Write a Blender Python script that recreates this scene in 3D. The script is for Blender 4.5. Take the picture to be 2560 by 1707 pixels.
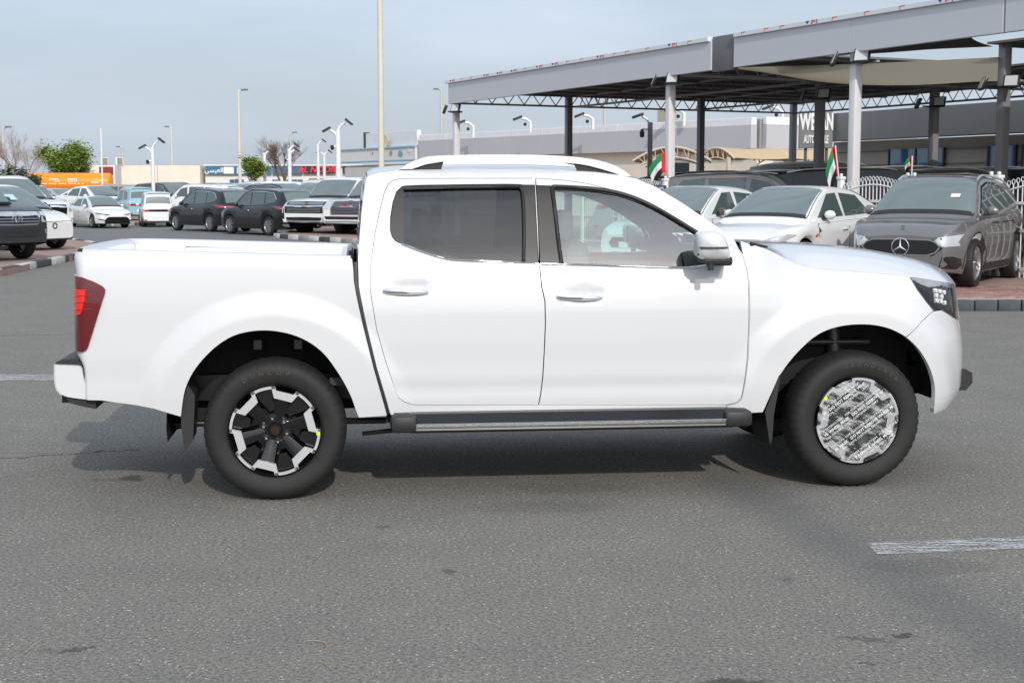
import bpy, bmesh, math, random
from mathutils import Vector, Matrix, geometry
random.seed(11)
R = math.radians
SC = bpy.context.scene
COL = SC.collection
for o in list(bpy.data.objects):
    bpy.data.objects.remove(o)

# ---------------------------------------------------------------- camera
FP = 50 / 36 * 2560          # focal length in photograph pixels (50 mm lens)
HY, HC = 470.0, 1.65         # horizon row, eye height
PITCH = math.atan((853.5 - HY) / FP)
cp, sp = math.cos(PITCH), math.sin(PITCH)
cam = bpy.data.cameras.new('camera')
cam.lens = 50; cam.sensor_width = 36; cam.clip_end = 5000; cam.clip_start = 0.05
co = bpy.data.objects.new('camera', cam); COL.objects.link(co)
co.location = (0, 0, HC); co.rotation_euler = (R(90) - PITCH, 0, 0)
SC.camera = co

# ---------------------------------------------------------------- world, sun, exposure
SUN_EL, SUN_AZ = R(30.5), math.atan2(-0.97, 0.24)      # azimuth of the direction towards the sun
world = bpy.data.worlds.new('World'); SC.world = world; world.use_nodes = True
nt = world.node_tree; nt.nodes.clear()
N = nt.nodes.new; L = nt.links.new
out = N('ShaderNodeOutputWorld'); bg = N('ShaderNodeBackground'); sky = N('ShaderNodeTexSky')
sky.sky_type = 'NISHITA'; sky.sun_disc = False; sky.sun_elevation = SUN_EL
sky.sun_rotation = math.pi / 2 - SUN_AZ
sky.air_density = 1.0; sky.dust_density = 2.2; sky.ozone_density = 1.6; sky.altitude = 0
tc = N('ShaderNodeTexCoord'); mp = N('ShaderNodeMapping'); mp.inputs['Scale'].default_value = (1, 1, 4.5)
no = N('ShaderNodeTexNoise'); no.inputs['Scale'].default_value = 3.2; no.inputs['Detail'].default_value = 6; no.inputs['Roughness'].default_value = .55
rp = N('ShaderNodeValToRGB'); rp.color_ramp.elements[0].position = .42; rp.color_ramp.elements[1].position = .78
rp.color_ramp.elements[0].color = (0.74,) * 3 + (1,); rp.color_ramp.elements[1].color = (0.93,) * 3 + (1,)
mx = N('ShaderNodeMixRGB'); mx.blend_type = 'MIX'
mx.inputs[2].default_value = (5.6, 6.35, 7.45, 1)          # thin high haze veil
L(tc.outputs['Generated'], mp.inputs['Vector']); L(mp.outputs['Vector'], no.inputs['Vector']); L(no.outputs['Fac'], rp.inputs['Fac'])
L(rp.outputs['Color'], mx.inputs[0]); L(sky.outputs['Color'], mx.inputs[1])
# haze scatters sunlight forward: the veil brightens towards the sun, and thickens a little overhead
sdir = Vector((math.cos(SUN_AZ) * math.cos(SUN_EL), math.sin(SUN_AZ) * math.cos(SUN_EL), math.sin(SUN_EL)))
def wm(op, a, b):
    x = N('ShaderNodeMath'); x.operation = op
    for i, v in enumerate((a, b)):
        if isinstance(v, (int, float)): x.inputs[i].default_value = v
        else: L(v, x.inputs[i])
    return x.outputs[0]
dp = N('ShaderNodeVectorMath'); dp.operation = 'DOT_PRODUCT'; L(tc.outputs['Generated'], dp.inputs[0]); dp.inputs[1].default_value = sdir
c0 = wm('MAXIMUM', dp.outputs['Value'], 0.0)
lobe = wm('ADD', 1.0, wm('ADD', wm('MULTIPLY', wm('POWER', c0, 10.0), .62), wm('MULTIPLY', wm('POWER', c0, 60.0), .8)))
sx = N('ShaderNodeSeparateXYZ'); L(tc.outputs['Generated'], sx.inputs[0])
up = wm('ADD', .97, wm('MULTIPLY', wm('MINIMUM', wm('MAXIMUM', sx.outputs['Z'], 0.0), .5), wm('ADD', -1.3, wm('MULTIPLY', no.outputs['Fac'], 4.0))))
v1 = N('ShaderNodeVectorMath'); v1.operation = 'SCALE'; L(mx.outputs[0], v1.inputs[0]); L(wm('MULTIPLY', lobe, up), v1.inputs['Scale'])
L(v1.outputs[0], bg.inputs['Color'])
bg.inputs['Strength'].default_value = 0.092
L(bg.outputs[0], out.inputs['Surface'])
sun = bpy.data.lights.new('sun', 'SUN'); sun.energy = 2.1; sun.angle = R(0.8); sun.color = (1, .96, .90)
so = bpy.data.objects.new('sun', sun); COL.objects.link(so)
sdir = Vector((math.cos(SUN_AZ) * math.cos(SUN_EL), math.sin(SUN_AZ) * math.cos(SUN_EL), math.sin(SUN_EL)))
so.rotation_euler = sdir.to_track_quat('Z', 'Y').to_euler(); so.location = sdir * 50
SC.view_settings.view_transform = 'Standard'; SC.view_settings.look = 'None'
SC.view_settings.gamma = 1; SC.view_settings.use_curve_mapping = False
SC.view_settings.exposure = 0.24
SC.cycles.max_bounces = 10; SC.cycles.transparent_max_bounces = 16

# ---------------------------------------------------------------- pixel rays (used to read sizes off the photograph)
def ray(x, y):
    a = (x - 1280) / FP; b = (853.5 - y) / FP
    return Vector((a, cp + b * sp, -sp + b * cp))
def gp(x, y, z=0.0):
    d = ray(x, y); t = (z - HC) / d.z
    return Vector((d.x * t, d.y * t, z))
def at(x, y, Y):                 # the point seen at a pixel, Y metres away
    d = ray(x, y); t = Y / d.y
    return Vector((d.x * t, Y, HC + d.z * t))
K = 1.0884
def proj(p):
    d = Vector(p) - Vector((0, 0, HC))
    w = d.y * cp - d.z * sp
    return 1280 + FP * d.x / w, 853.5 - FP * (d.y * sp + d.z * cp) / w

# ---------------------------------------------------------------- objects
def tag(o, label=None, cat=None, group=None, kind=None):
    if label: o['label'] = label
    if cat: o['category'] = cat
    if group: o['group'] = group
    if kind: o['kind'] = kind
    return o
def thing(name, label, cat, loc=(0, 0, 0), rz=0.0, group=None):
    o = bpy.data.objects.new(name, None); COL.objects.link(o); o.empty_display_size = .3
    o.location = loc; o.rotation_euler = (0, 0, rz)
    return tag(o, label, cat, group)
def link(name, me, parent=None, loc=None, rot=None):
    o = bpy.data.objects.new(name, me); COL.objects.link(o)
    if parent is not None: o.parent = parent
    if loc is not None: o.location = loc
    if rot is not None: o.rotation_euler = rot
    return o
def kids(o): return [c for c in bpy.data.objects if c.parent == o]
def copy_tree(o, parent=None, table=None):
    if table is None:
        table = {}
        for c in bpy.data.objects:
            if c.parent: table.setdefault(c.parent.name, []).append(c)
    c = o.copy(); COL.objects.link(c); c.parent = parent
    for ch in table.get(o.name, []): copy_tree(ch, c, table)
    return c

class MB:
    def __init__(s): s.v = []; s.f = []; s.mi = []; s.cur = 0
    def add(s, vs, fs):
        n = len(s.v); s.v += [tuple(v) for v in vs]
        for f in fs: s.f.append([n + i for i in f]); s.mi.append(s.cur)
        return s
    def box(s, c, d, rz=0.0, rx=0.0, ry=0.0):
        m = Matrix.Rotation(rz, 3, 'Z') @ Matrix.Rotation(ry, 3, 'Y') @ Matrix.Rotation(rx, 3, 'X')
        c = Vector(c); h = Vector(d) * .5
        vs = [c + m @ Vector((x * h.x, y * h.y, z * h.z)) for x in (-1, 1) for y in (-1, 1) for z in (-1, 1)]
        return s.add(vs, [(0, 1, 3, 2), (4, 6, 7, 5), (0, 4, 5, 1), (2, 3, 7, 6), (0, 2, 6, 4), (1, 5, 7, 3)])
    def cbox(s, c, d, b=.02, rz=0.0):     # box with chamfered edges
        bm = bmesh.new(); bmesh.ops.create_cube(bm, size=1)
        bmesh.ops.scale(bm, vec=Vector(d), verts=bm.verts)
        bmesh.ops.bevel(bm, geom=bm.edges[:], offset=b, segments=2, affect='EDGES', profile=.5)
        m = Matrix.Translation(Vector(c)) @ Matrix.Rotation(rz, 4, 'Z')
        bm.transform(m); bm.verts.index_update()
        s.add([v.co.copy() for v in bm.verts], [[v.index for v in f.verts] for f in bm.faces]); bm.free()
        return s
    def tube(s, pts, r, n=8, cap=True):
        pts = [Vector(p) for p in pts]; rs = r if isinstance(r, (list, tuple)) else [r] * len(pts)
        rings = []; up = None
        for i, p in enumerate(pts):
            t = (pts[min(i + 1, len(pts) - 1)] - pts[max(i - 1, 0)])
            t = t.normalized() if t.length > 1e-9 else Vector((0, 0, 1))
            if up is None: up = t.orthogonal().normalized()
            a = up - t * up.dot(t)
            a = a.normalized() if a.length > 1e-6 else t.orthogonal().normalized()
            up = a; b = t.cross(a)
            rings.append([p + (a * math.cos(2 * math.pi * k / n) + b * math.sin(2 * math.pi * k / n)) * rs[i] for k in range(n)])
        vs = [v for r_ in rings for v in r_]; fs = []
        for i in range(len(rings) - 1):
            for k in range(n):
                fs.append((i * n + k, i * n + (k + 1) % n, (i + 1) * n + (k + 1) % n, (i + 1) * n + k))
        if cap: fs += [tuple(range(n))[::-1], tuple((len(rings) - 1) * n + k for k in range(n))]
        return s.add(vs, fs)
    def lathe(s, prof, n=32, axis='Y', c=(0, 0, 0)):   # prof: (radius, along axis)
        vs = []; fs = []; c = Vector(c); m = len(prof)
        for k in range(n):
            a = 2 * math.pi * k / n; ca, sa = math.cos(a), math.sin(a)
            for r, h in prof:
                p = {'Y': (r * ca, h, r * sa), 'Z': (r * ca, r * sa, h), 'X': (h, r * ca, r * sa)}[axis]
                vs.append(c + Vector(p))
        for k in range(n):
            for i in range(m - 1):
                a, b = k * m + i, ((k + 1) % n) * m + i
                fs.append((a, a + 1, b + 1, b))
        return s.add(vs, fs)
    def prism(s, poly, fn0, fn1):      # poly: 2-D points, fn maps them to the two faces
        n = len(poly)
        vs = [fn0(p) for p in poly] + [fn1(p) for p in poly]
        fs = [tuple(range(n))[::-1], tuple(range(n, 2 * n))] + [(i, (i + 1) % n, n + (i + 1) % n, n + i) for i in range(n)]
        return s.add(vs, fs)
    def grid(s, rows, closed=False):
        n = len(rows[0]); fs = []
        vs = [p for r in rows for p in r]
        for i in range(len(rows) - 1):
            for k in range(n - 1 + (1 if closed else 0)):
                fs.append((i * n + k, i * n + (k + 1) % n, (i + 1) * n + (k + 1) % n, (i + 1) * n + k))
        return s.add(vs, fs)
    def xform(s, m, a=0):
        for i in range(a, len(s.v)): s.v[i] = tuple(m @ Vector(s.v[i]))
        return s
    def mesh(s, name, mats, smooth=None, fix=True):
        me = bpy.data.meshes.new(name); me.from_pydata(s.v, [], s.f)
        if not isinstance(mats, (list, tuple)): mats = [mats]
        for m in mats: me.materials.append(m)
        if len(mats) > 1: me.polygons.foreach_set('material_index', s.mi)
        if fix:
            bm = bmesh.new(); bm.from_mesh(me); bmesh.ops.recalc_face_normals(bm, faces=bm.faces); bm.to_mesh(me); bm.free()
        if smooth:
            me.shade_smooth(); me.set_sharp_from_angle(angle=R(smooth))
        me.update(); return me
    def build(s, name, mats, parent=None, smooth=None, loc=None, rot=None, fix=True):
        return link(name, s.mesh(name, mats, smooth, fix), parent, loc, rot)

# ---------------------------------------------------------------- materials
MATS = {}
def mat(name, col, rough=.5, metal=0., coat=0., spec=.5, noise=None, bump=None, emit=None, alpha=None):
    if name in MATS: return MATS[name]
    m = bpy.data.materials.new(name); m.use_nodes = True; n = m.node_tree; b = n.nodes['Principled BSDF']
    b.inputs['Base Color'].default_value = (*col, 1); b.inputs['Roughness'].default_value = rough
    b.inputs['Metallic'].default_value = metal; b.inputs['Specular IOR Level'].default_value = spec
    if coat: b.inputs['Coat Weight'].default_value = coat; b.inputs['Coat Roughness'].default_value = .03
    if noise or bump:
        t = n.nodes.new('ShaderNodeTexCoord'); x = n.nodes.new('ShaderNodeTexNoise')
        x.inputs['Detail'].default_value = 6; x.inputs['Roughness'].default_value = .65
        n.links.new(t.outputs['Object'], x.inputs['Vector'])
        sc_, amt = noise or bump; x.inputs['Scale'].default_value = sc_
        if noise:
            r = n.nodes.new('ShaderNodeMapRange'); r.inputs[1].default_value = .25; r.inputs[2].default_value = .75
            r.inputs[3].default_value = 1 - amt; r.inputs[4].default_value = 1 + amt
            n.links.new(x.outputs['Fac'], r.inputs[0])
            q = n.nodes.new('ShaderNodeMixRGB'); q.blend_type = 'MULTIPLY'; q.inputs[0].default_value = 1
            q.inputs[1].default_value = (*col, 1); n.links.new(r.outputs[0], q.inputs[2]); n.links.new(q.outputs[0], b.inputs['Base Color'])
        if bump:
            u = n.nodes.new('ShaderNodeBump'); u.inputs['Strength'].default_value = bump[1]; u.inputs['Distance'].default_value = .01
            x2 = n.nodes.new('ShaderNodeTexNoise'); x2.inputs['Scale'].default_value = bump[0]; x2.inputs['Detail'].default_value = 4
            n.links.new(t.outputs['Object'], x2.inputs['Vector'])
            n.links.new(x2.outputs['Fac'], u.inputs['Height']); n.links.new(u.outputs[0], b.inputs['Normal'])
    if emit:
        b.inputs['Emission Color'].default_value = (*emit[0], 1); b.inputs['Emission Strength'].default_value = emit[1]
    MATS[name] = m; return m
def glass(name, tint, rough=.0, spec_ior=1.5):
    if name in MATS: return MATS[name]
    m = bpy.data.materials.new(name); m.use_nodes = True; n = m.node_tree; n.nodes.clear()
    o = n.nodes.new('ShaderNodeOutputMaterial'); t = n.nodes.new('ShaderNodeBsdfTransparent'); g = n.nodes.new('ShaderNodeBsdfGlossy')
    f = n.nodes.new('ShaderNodeFresnel'); x = n.nodes.new('ShaderNodeMixShader'); f.inputs['IOR'].default_value = spec_ior
    t.inputs['Color'].default_value = (*tint, 1); g.inputs['Roughness'].default_value = rough; g.inputs['Color'].default_value = (1, 1, 1, 1)
    n.links.new(f.outputs[0], x.inputs[0]); n.links.new(t.outputs[0], x.inputs[1]); n.links.new(g.outputs[0], x.inputs[2]); n.links.new(x.outputs[0], o.inputs[0])
    MATS[name] = m; return m
def paint(name, col, metal=0., rough=.28): return mat('paint_' + name, col, rough, metal, coat=.8 if max(col) > .05 else .55)
WHITE = paint('white', (.76, .76, .755)); PEARL = paint('pearl', (.75, .75, .73))
BLACKP = paint('black', (.003, .0035, .0045)); GREYP = paint('graphite', (.215, .205, .202), .55, .33)
BLUEP = paint('light_blue', (.28, .48, .56)); SILVERP = paint('silver', (.5, .51, .52), .6, .3); DKBLUE = paint('dark_blue', (.02, .03, .06))
BEIGEP = paint('beige', (.42, .37, .28), .3); BROWNP = paint('brown', (.06, .045, .04), .3); REDP = paint('red', (.4, .02, .03)); DGREY = paint('dark_grey', (.045, .047, .05), .4)
PLASTIC = mat('black_plastic', (.018, .018, .019), .55); SATIN = mat('satin_black', (.012, .012, .013), .3); LINER = mat('liner', (.008, .008, .008), .8)
CHROME = mat('chrome', (.82, .83, .84), .07, 1.); ALU = mat('aluminium', (.62, .63, .64), .3, 1.); RAILM = mat('rail_silver', (.74, .75, .77), .34, .55)
TYRE = mat('tyre_rubber', (.0135, .0125, .0115), .7, noise=(9, .25), bump=(220, .15)); RUBBER = mat('rubber_trim', (.014, .014, .014), .6)
GLOSSB = mat('gloss_black', (.006, .006, .007), .12, coat=.3)
CARGLASS = mat('car_glass', (.070, .097, .096), .03, spec=.9); DARKGLASS = mat('car_glass_shaded', (.018, .024, .025), .05, spec=.7); SCREEN = mat('windscreen_sky_tone', (.125, .160, .156), .03, spec=1.); LAMPGLASS = mat('lamp_glass', (.58, .60, .61), .15, .35, coat=1.)  # paler glass and screen colours stand in for see-through brightness and sky reflection
REDLAMP = mat('red_lamp', (.42, .008, .012), .12, coat=1.); PLATE = mat('plate_white', (.75, .75, .73), .4)
RIMS = mat('rim_silver', (.5, .5, .51), .28, .85); RIMD = mat('rim_dark', (.03, .03, .032), .35, .4); AMBER = mat('amber_lamp', (.7, .25, .03), .2, coat=1.)
STEELW = mat('white_steel', (.74, .74, .73), .4, noise=(3, .06)); STEELG = mat('grey_steel', (.27, .275, .29), .42, noise=(1.5, .08)); STEELD = mat('dark_steel', (.12, .125, .13), .5)
# ================================================================ ground
def nodes(m): m.use_nodes = True; return m.node_tree, m.node_tree.nodes['Principled BSDF']
class NG:            # tiny helper for node chains
    def __init__(s, t): s.t = t
    def n(s, ty, **k):
        x = s.t.nodes.new(ty)
        for a, b in k.items(): setattr(x, a, b)
        return x
    def l(s, a, b): s.t.links.new(a, b)
    def math(s, op, a, b=None, c=None):
        x = s.n('ShaderNodeMath', operation=op)
        for i, v in enumerate((a, b, c)):
            if v is None: continue
            if isinstance(v, (int, float)): x.inputs[i].default_value = v
            else: s.l(v, x.inputs[i])
        return x.outputs[0]
    def noise(s, vec, sc, det=4, rough=.6, out='Fac'):
        x = s.n('ShaderNodeTexNoise'); x.inputs['Scale'].default_value = sc; x.inputs['Detail'].default_value = det; x.inputs['Roughness'].default_value = rough
        s.l(vec, x.inputs['Vector']); return x.outputs[out]
    def rng(s, v, a, b, c, d, smooth=False):
        x = s.n('ShaderNodeMapRange'); x.interpolation_type = 'SMOOTHSTEP' if smooth else 'LINEAR'
        for i, k in enumerate((a, b, c, d)): x.inputs[i + 1].default_value = k
        s.l(v, x.inputs[0]); return x.outputs[0]
    def mix(s, f, a, b, mode='MIX'):
        x = s.n('ShaderNodeMixRGB', blend_type=mode)
        for i, v in enumerate((f, a, b)):
            if isinstance(v, (int, float)): x.inputs[i].default_value = v
            elif isinstance(v, tuple): x.inputs[i].default_value = (*v, 1)
            else: s.l(v, x.inputs[i])
        return x.outputs[0]
def asphalt():
    m = bpy.data.materials.new('asphalt'); t, b = nodes(m); g = NG(t)
    tc = g.n('ShaderNodeTexCoord'); P = tc.outputs['Object']
    f1 = g.noise(P, 55, 6, .75); f2 = g.noise(P, 130, 3, .7); f3 = g.noise(P, .35, 5, .6); f4 = g.noise(P, 1.9, 5, .65)
    base = g.mix(f3, (.176, .165, .142), (.220, .206, .177))
    base = g.mix(g.rng(f4, .3, .7, 0, .7), base, (.152, .145, .130))
    # fine aggregate: dark binder between paler chips
    a1 = g.rng(f1, .34, .66, .42, 1.56); base = g.mix(1, base, a1, 'MULTIPLY')
    a2 = g.rng(f2, .3, .7, .60, 1.42); base = g.mix(1, base, a2, 'MULTIPLY')
    vo = g.n('ShaderNodeTexVoronoi'); vo.inputs['Scale'].default_value = 44; g.l(P, vo.inputs['Vector'])
    chip = g.math('LESS_THAN', vo.outputs['Distance'], .20)
    sel = g.math('GREATER_THAN', g.math('FRACT', g.math('MULTIPLY', vo.outputs['Color'], 7.3)), .80)
    base = g.mix(g.math('MULTIPLY', g.math('MULTIPLY', chip, sel), .75), base, (.62, .59, .53))
    # the far carriageway is older and a little bluer
    xyz = g.n('ShaderNodeSeparateXYZ'); g.l(P, xyz.inputs[0]); X, Yy = xyz.outputs[0], xyz.outputs[1]
    far = g.rng(Yy, 38, 46, 0, .55, True); base = g.mix(far, base, (.145, .150, .158))
    wob = g.n('ShaderNodeVectorMath', operation='SCALE'); 
    nv = g.noise(P, 6, 5, .7, 'Color'); sub = g.n('ShaderNodeVectorMath', operation='SUBTRACT'); g.l(nv, sub.inputs[0]); sub.inputs[1].default_value = (.5, .5, .5)
    g.l(sub.outputs[0], wob.inputs[0]); wob.inputs['Scale'].default_value = .30
    ad = g.n('ShaderNodeVectorMath', operation='ADD'); g.l(P, ad.inputs[0]); g.l(wob.outputs[0], ad.inputs[1])
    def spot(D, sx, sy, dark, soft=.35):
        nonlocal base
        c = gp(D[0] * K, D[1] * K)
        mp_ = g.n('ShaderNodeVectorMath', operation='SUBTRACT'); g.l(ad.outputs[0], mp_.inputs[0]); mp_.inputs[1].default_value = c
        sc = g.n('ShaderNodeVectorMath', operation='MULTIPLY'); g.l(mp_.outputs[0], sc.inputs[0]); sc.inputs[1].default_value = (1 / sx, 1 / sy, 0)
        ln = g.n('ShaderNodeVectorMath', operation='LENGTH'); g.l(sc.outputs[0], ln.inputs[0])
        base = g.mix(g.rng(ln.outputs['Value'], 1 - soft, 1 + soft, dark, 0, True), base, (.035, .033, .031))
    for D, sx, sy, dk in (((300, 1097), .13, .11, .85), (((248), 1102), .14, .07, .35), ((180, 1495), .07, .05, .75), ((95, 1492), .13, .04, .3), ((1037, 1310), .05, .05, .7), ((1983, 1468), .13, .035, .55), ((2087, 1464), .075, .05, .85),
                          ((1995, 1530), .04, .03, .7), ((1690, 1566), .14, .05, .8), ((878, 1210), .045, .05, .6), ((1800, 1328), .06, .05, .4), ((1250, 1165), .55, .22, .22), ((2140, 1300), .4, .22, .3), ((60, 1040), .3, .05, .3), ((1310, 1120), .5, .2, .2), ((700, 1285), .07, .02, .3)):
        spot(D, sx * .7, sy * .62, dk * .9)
    # curved tyre-polished track
    pts = [gp(x * K, y * K) for x, y in ((1700, 1115), (1930, 1255), (2330, 1480))]
    (x1, y1), (x2, y2), (x3, y3) = [(p.x, p.y) for p in pts]
    dd = 2 * (x1 * (y2 - y3) + x2 * (y3 - y1) + x3 * (y1 - y2))
    ux = ((x1 * x1 + y1 * y1) * (y2 - y3) + (x2 * x2 + y2 * y2) * (y3 - y1) + (x3 * x3 + y3 * y3) * (y1 - y2)) / dd
    uy = ((x1 * x1 + y1 * y1) * (x3 - x2) + (x2 * x2 + y2 * y2) * (x1 - x3) + (x3 * x3 + y3 * y3) * (x2 - x1)) / dd
    rr = math.hypot(x1 - ux, y1 - uy)
    sb = g.n('ShaderNodeVectorMath', operation='SUBTRACT'); g.l(ad.outputs[0], sb.inputs[0]); sb.inputs[1].default_value = (ux, uy, 0)
    ln = g.n('ShaderNodeVectorMath', operation='LENGTH'); g.l(sb.outputs[0], ln.inputs[0])
    band = g.rng(g.math('ABSOLUTE', g.math('SUBTRACT', ln.outputs['Value'], rr)), .05, .30, .38, 0, True)
    near = g.rng(Yy, 7.6, 8.4, 1, 0, True)
    base = g.mix(g.math('MULTIPLY', band, near), base, (.085, .085, .095))
    # thin transverse cracks
    def crack(D0, D1, dark):
        nonlocal base
        a, c = gp(D0[0] * K, D0[1] * K), gp(D1[0] * K, D1[1] * K); d = (c - a).normalized(); nrm = Vector((-d.y, d.x, 0))
        s1 = g.n('ShaderNodeVectorMath', operation='SUBTRACT'); g.l(ad.outputs[0], s1.inputs[0]); s1.inputs[1].default_value = a
        dt = g.n('ShaderNodeVectorMath', operation='DOT_PRODUCT'); g.l(s1.outputs[0], dt.inputs[0]); dt.inputs[1].default_value = nrm
        dl = g.n('ShaderNodeVectorMath', operation='DOT_PRODUCT'); g.l(s1.outputs[0], dl.inputs[0]); dl.inputs[1].default_value = d
        k = g.rng(g.math('ABSOLUTE', dt.outputs['Value']), .012, .03, dark, 0, True)
        e = g.math('MULTIPLY', g.math('GREATER_THAN', dl.outputs['Value'], 0), g.math('LESS_THAN', dl.outputs['Value'], (c - a).length))
        base = g.mix(g.math('MULTIPLY', k, e), base, (.03, .03, .03))
    crack((-40, 1055), (330, 1032), .7); crack((-60, 772), (165, 768), .6)
    g.l(base, b.inputs['Base Color'])
    b.inputs['Roughness'].default_value = .82; b.inputs['Specular IOR Level'].default_value = .35
    bu = g.n('ShaderNodeBump'); bu.inputs['Strength'].default_value = .55; bu.inputs['Distance'].default_value = .006
    g.l(g.math('ADD', f1, g.math('MULTIPLY', f2, .5)), bu.inputs['Height']); g.l(bu.outputs[0], b.inputs['Normal'])
    return m
ASPH = asphalt()
tag(MB().add([(-900, -300, 0), (900, -300, 0), (900, 1600, 0), (-900, 1600, 0)], [(0, 1, 2, 3)]).build('road', ASPH), kind='structure')

def paving():
    m = bpy.data.materials.new('pink_paving'); t, b = nodes(m); g = NG(t)
    tc = g.n('ShaderNodeTexCoord'); P = tc.outputs['Object']
    br = g.n('ShaderNodeTexBrick'); g.l(P, br.inputs['Vector']); br.inputs['Scale'].default_value = 1
    br.inputs['Brick Width'].default_value = .22; br.inputs['Row Height'].default_value = .11; br.inputs['Mortar Size'].default_value = .006
    br.inputs['Color1'].default_value = (.30, .155, .13, 1); br.inputs['Color2'].default_value = (.36, .215, .18, 1); br.inputs['Mortar'].default_value = (.2, .16, .14, 1)
    c = g.mix(g.rng(g.noise(P, .8, 5), .3, .7, 0, .6), br.outputs['Color'], (.34, .29, .25))
    g.l(c, b.inputs['Base Color']); b.inputs['Roughness'].default_value = .85; return m
PAVE = paving(); PZ = .125
def slab(poly, z0, z1, name, m, kind='structure'):
    n = len(poly); mb = MB(); mb.add([(x, y, z0) for x, y in poly] + [(x, y, z1) for x, y in poly], [tuple(range(n, 2 * n))] + [(i, (i + 1) % n, n + (i + 1) % n, n + i) for i in range(n)])
    return tag(mb.build(name, m), kind=kind)
ISLE = smooth_xy = [(-9.3, 12), (-9.6, 26.7), (-10.0, 32.3), (-10.45, 35.8), (-11.1, 38.8), (-12.1, 40.9), (-13.7, 43.6), (-16.5, 47.2), (-20, 50.5), (-60, 51), (-60, 12)]
RIGHTP = [(5.2, 19.25), (30, 18.75), (70, 18.4), (70, 140), (-8.6, 140), (-8.6, 62), (-7.75, 47.4), (-7.5, 46.7), (-4.6, 42.3), (.5, 34), (3.2, 27), (4.2, 22)]
LOT = [(-70, 61.5), (-19, 62.6), (-16.3, 63.1), (-14.4, 64.6), (-13.2, 68), (-9.7, 72), (-9.7, 140), (-70, 140)]
p1 = slab(ISLE, 0, PZ, 'pavement', PAVE); p2 = slab(RIGHTP, 0, PZ, 'pavement', PAVE); p3 = slab(LOT, 0, PZ - .004, 'pavement', PAVE)
KW = mat('kerb_white', (.60, .58, .54), .75, noise=(7, .3)); KB = mat('kerb_black', (.060, .066, .075), .7, noise=(7, .35)); KG = mat('kerb_grey', (.30, .28, .25), .85, noise=(5, .25))
def kerb(path, ln, pattern, parent, inner=.16):
    """kerb stones laid end to end along a path; pattern gives the paint of each stone"""
    P = [Vector((x, y, 0)) for x, y in path]; seg = 0; i = 0; pos = P[0].copy(); d_all = []
    L_ = [(P[k + 1] - P[k]).length for k in range(len(P) - 1)]; tot = sum(L_)
    def pt(s):
        for k, l in enumerate(L_):
            if s <= l or k == len(L_) - 1: return P[k].lerp(P[k + 1], s / l)
            s -= l
    cache = {}
    n = int(tot / ln)
    for k in range(n):
        a, b = pt(k * ln), pt((k + 1) * ln); d = (b - a); rz = math.atan2(d.y, d.x); c = (a + b) / 2
        m = pattern[k % len(pattern)]; key = (m.name, round(d.length, 3))
        if key not in cache:
            cache[key] = MB().cbox((0, 0, .07), (d.length - .012, .15, .15), .018).mesh('kerb_stone', m, 40)
        o = link('kerb_stone', cache[key], parent, (c.x + random.uniform(-.004, .004), c.y, random.uniform(-.004, .004)), (0, 0, rz))
kerb([(-9.62, 24.4), (-9.68, 26.7), (-10.06, 32.3), (-10.5, 35.8), (-11.12, 38.7), (-12.1, 40.8), (-13.65, 43.5), (-16.5, 47.1), (-19.5, 50)], 1.22, [KB, KW], p1)
kerb([(-7.9, 47.6), (-7.5, 46.7), (-4.6, 42.3), (.5, 34)], .76, [KW, KB, KW, KG], p2)
kerb([(5.3, 19.22), (9.6, 19.13)], .315, [KB, KB, KB, KB, KB, KB, KW, KW, KW], p2)
kerb([(-22, 62.5), (-19, 62.55), (-16.3, 63.05), (-14.35, 64.6), (-13.1, 68)], .9, [KW, KG, KB, KW], p3)
# concrete edging and separate pavers where the paving is near enough to pick them apart
tag(slab([(5.3, 19.3), (9.6, 19.22), (9.6, 19.62), (5.3, 19.7)], PZ, PZ + .008, 'pavement_edging', mat('concrete', (.36, .33, .29), .85, noise=(4, .2))), kind='structure')
pm = [mat('paver_%d' % i, c, .8, noise=(6, .2)) for i, c in enumerate(((.30, .15, .125), (.35, .19, .16), (.26, .135, .12), (.37, .235, .20), (.31, .18, .15)))]
pms = [MB().cbox((0, 0, .004), (.208, .104, .016), .004).mesh('paver', m, 40) for m in pm]
cnt = 0
for r in range(26):
    for c in range(13):
        x = 6.05 + c * .214 + (r % 2) * .107; y = 19.78 + r * .110
        if cnt < 298 and x < 6.0 + .36 * (y) * .36:
            link('paver', pms[random.randrange(5)], p2, (x, y, PZ + .003 + random.uniform(-.0015, .0015)), (0, random.uniform(-.004, .004), random.uniform(-.01, .01))); cnt += 1

# painted lane lines, worn through
def wornpaint():
    m = bpy.data.materials.new('worn_road_paint'); t, b = nodes(m); g = NG(t)
    tc = g.n('ShaderNodeTexCoord'); P = tc.outputs['Object']
    st = g.n('ShaderNodeVectorMath', operation='MULTIPLY'); g.l(P, st.inputs[0]); st.inputs[1].default_value = (2.5, 30, 1)
    w = g.math('ADD', g.noise(st.outputs[0], 1.6, 5, .7), g.math('MULTIPLY', g.noise(P, 60, 3, .7), .55))
    f = g.rng(w, .68, .84, 0, 1)
    c = g.mix(g.noise(P, 30, 4), (.42, .41, .41), (.60, .59, .59)); g.l(c, b.inputs['Base Color']); b.inputs['Roughness'].default_value = .75
    tr = g.n('ShaderNodeBsdfTransparent'); mx_ = g.n('ShaderNodeMixShader'); o = t.nodes['Material Output']
    g.l(f, mx_.inputs[0]); g.l(b.outputs[0], mx_.inputs[1]); g.l(tr.outputs[0], mx_.inputs[2]); g.l(mx_.outputs[0], o.inputs['Surface']); return m
LP = wornpaint()
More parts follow.
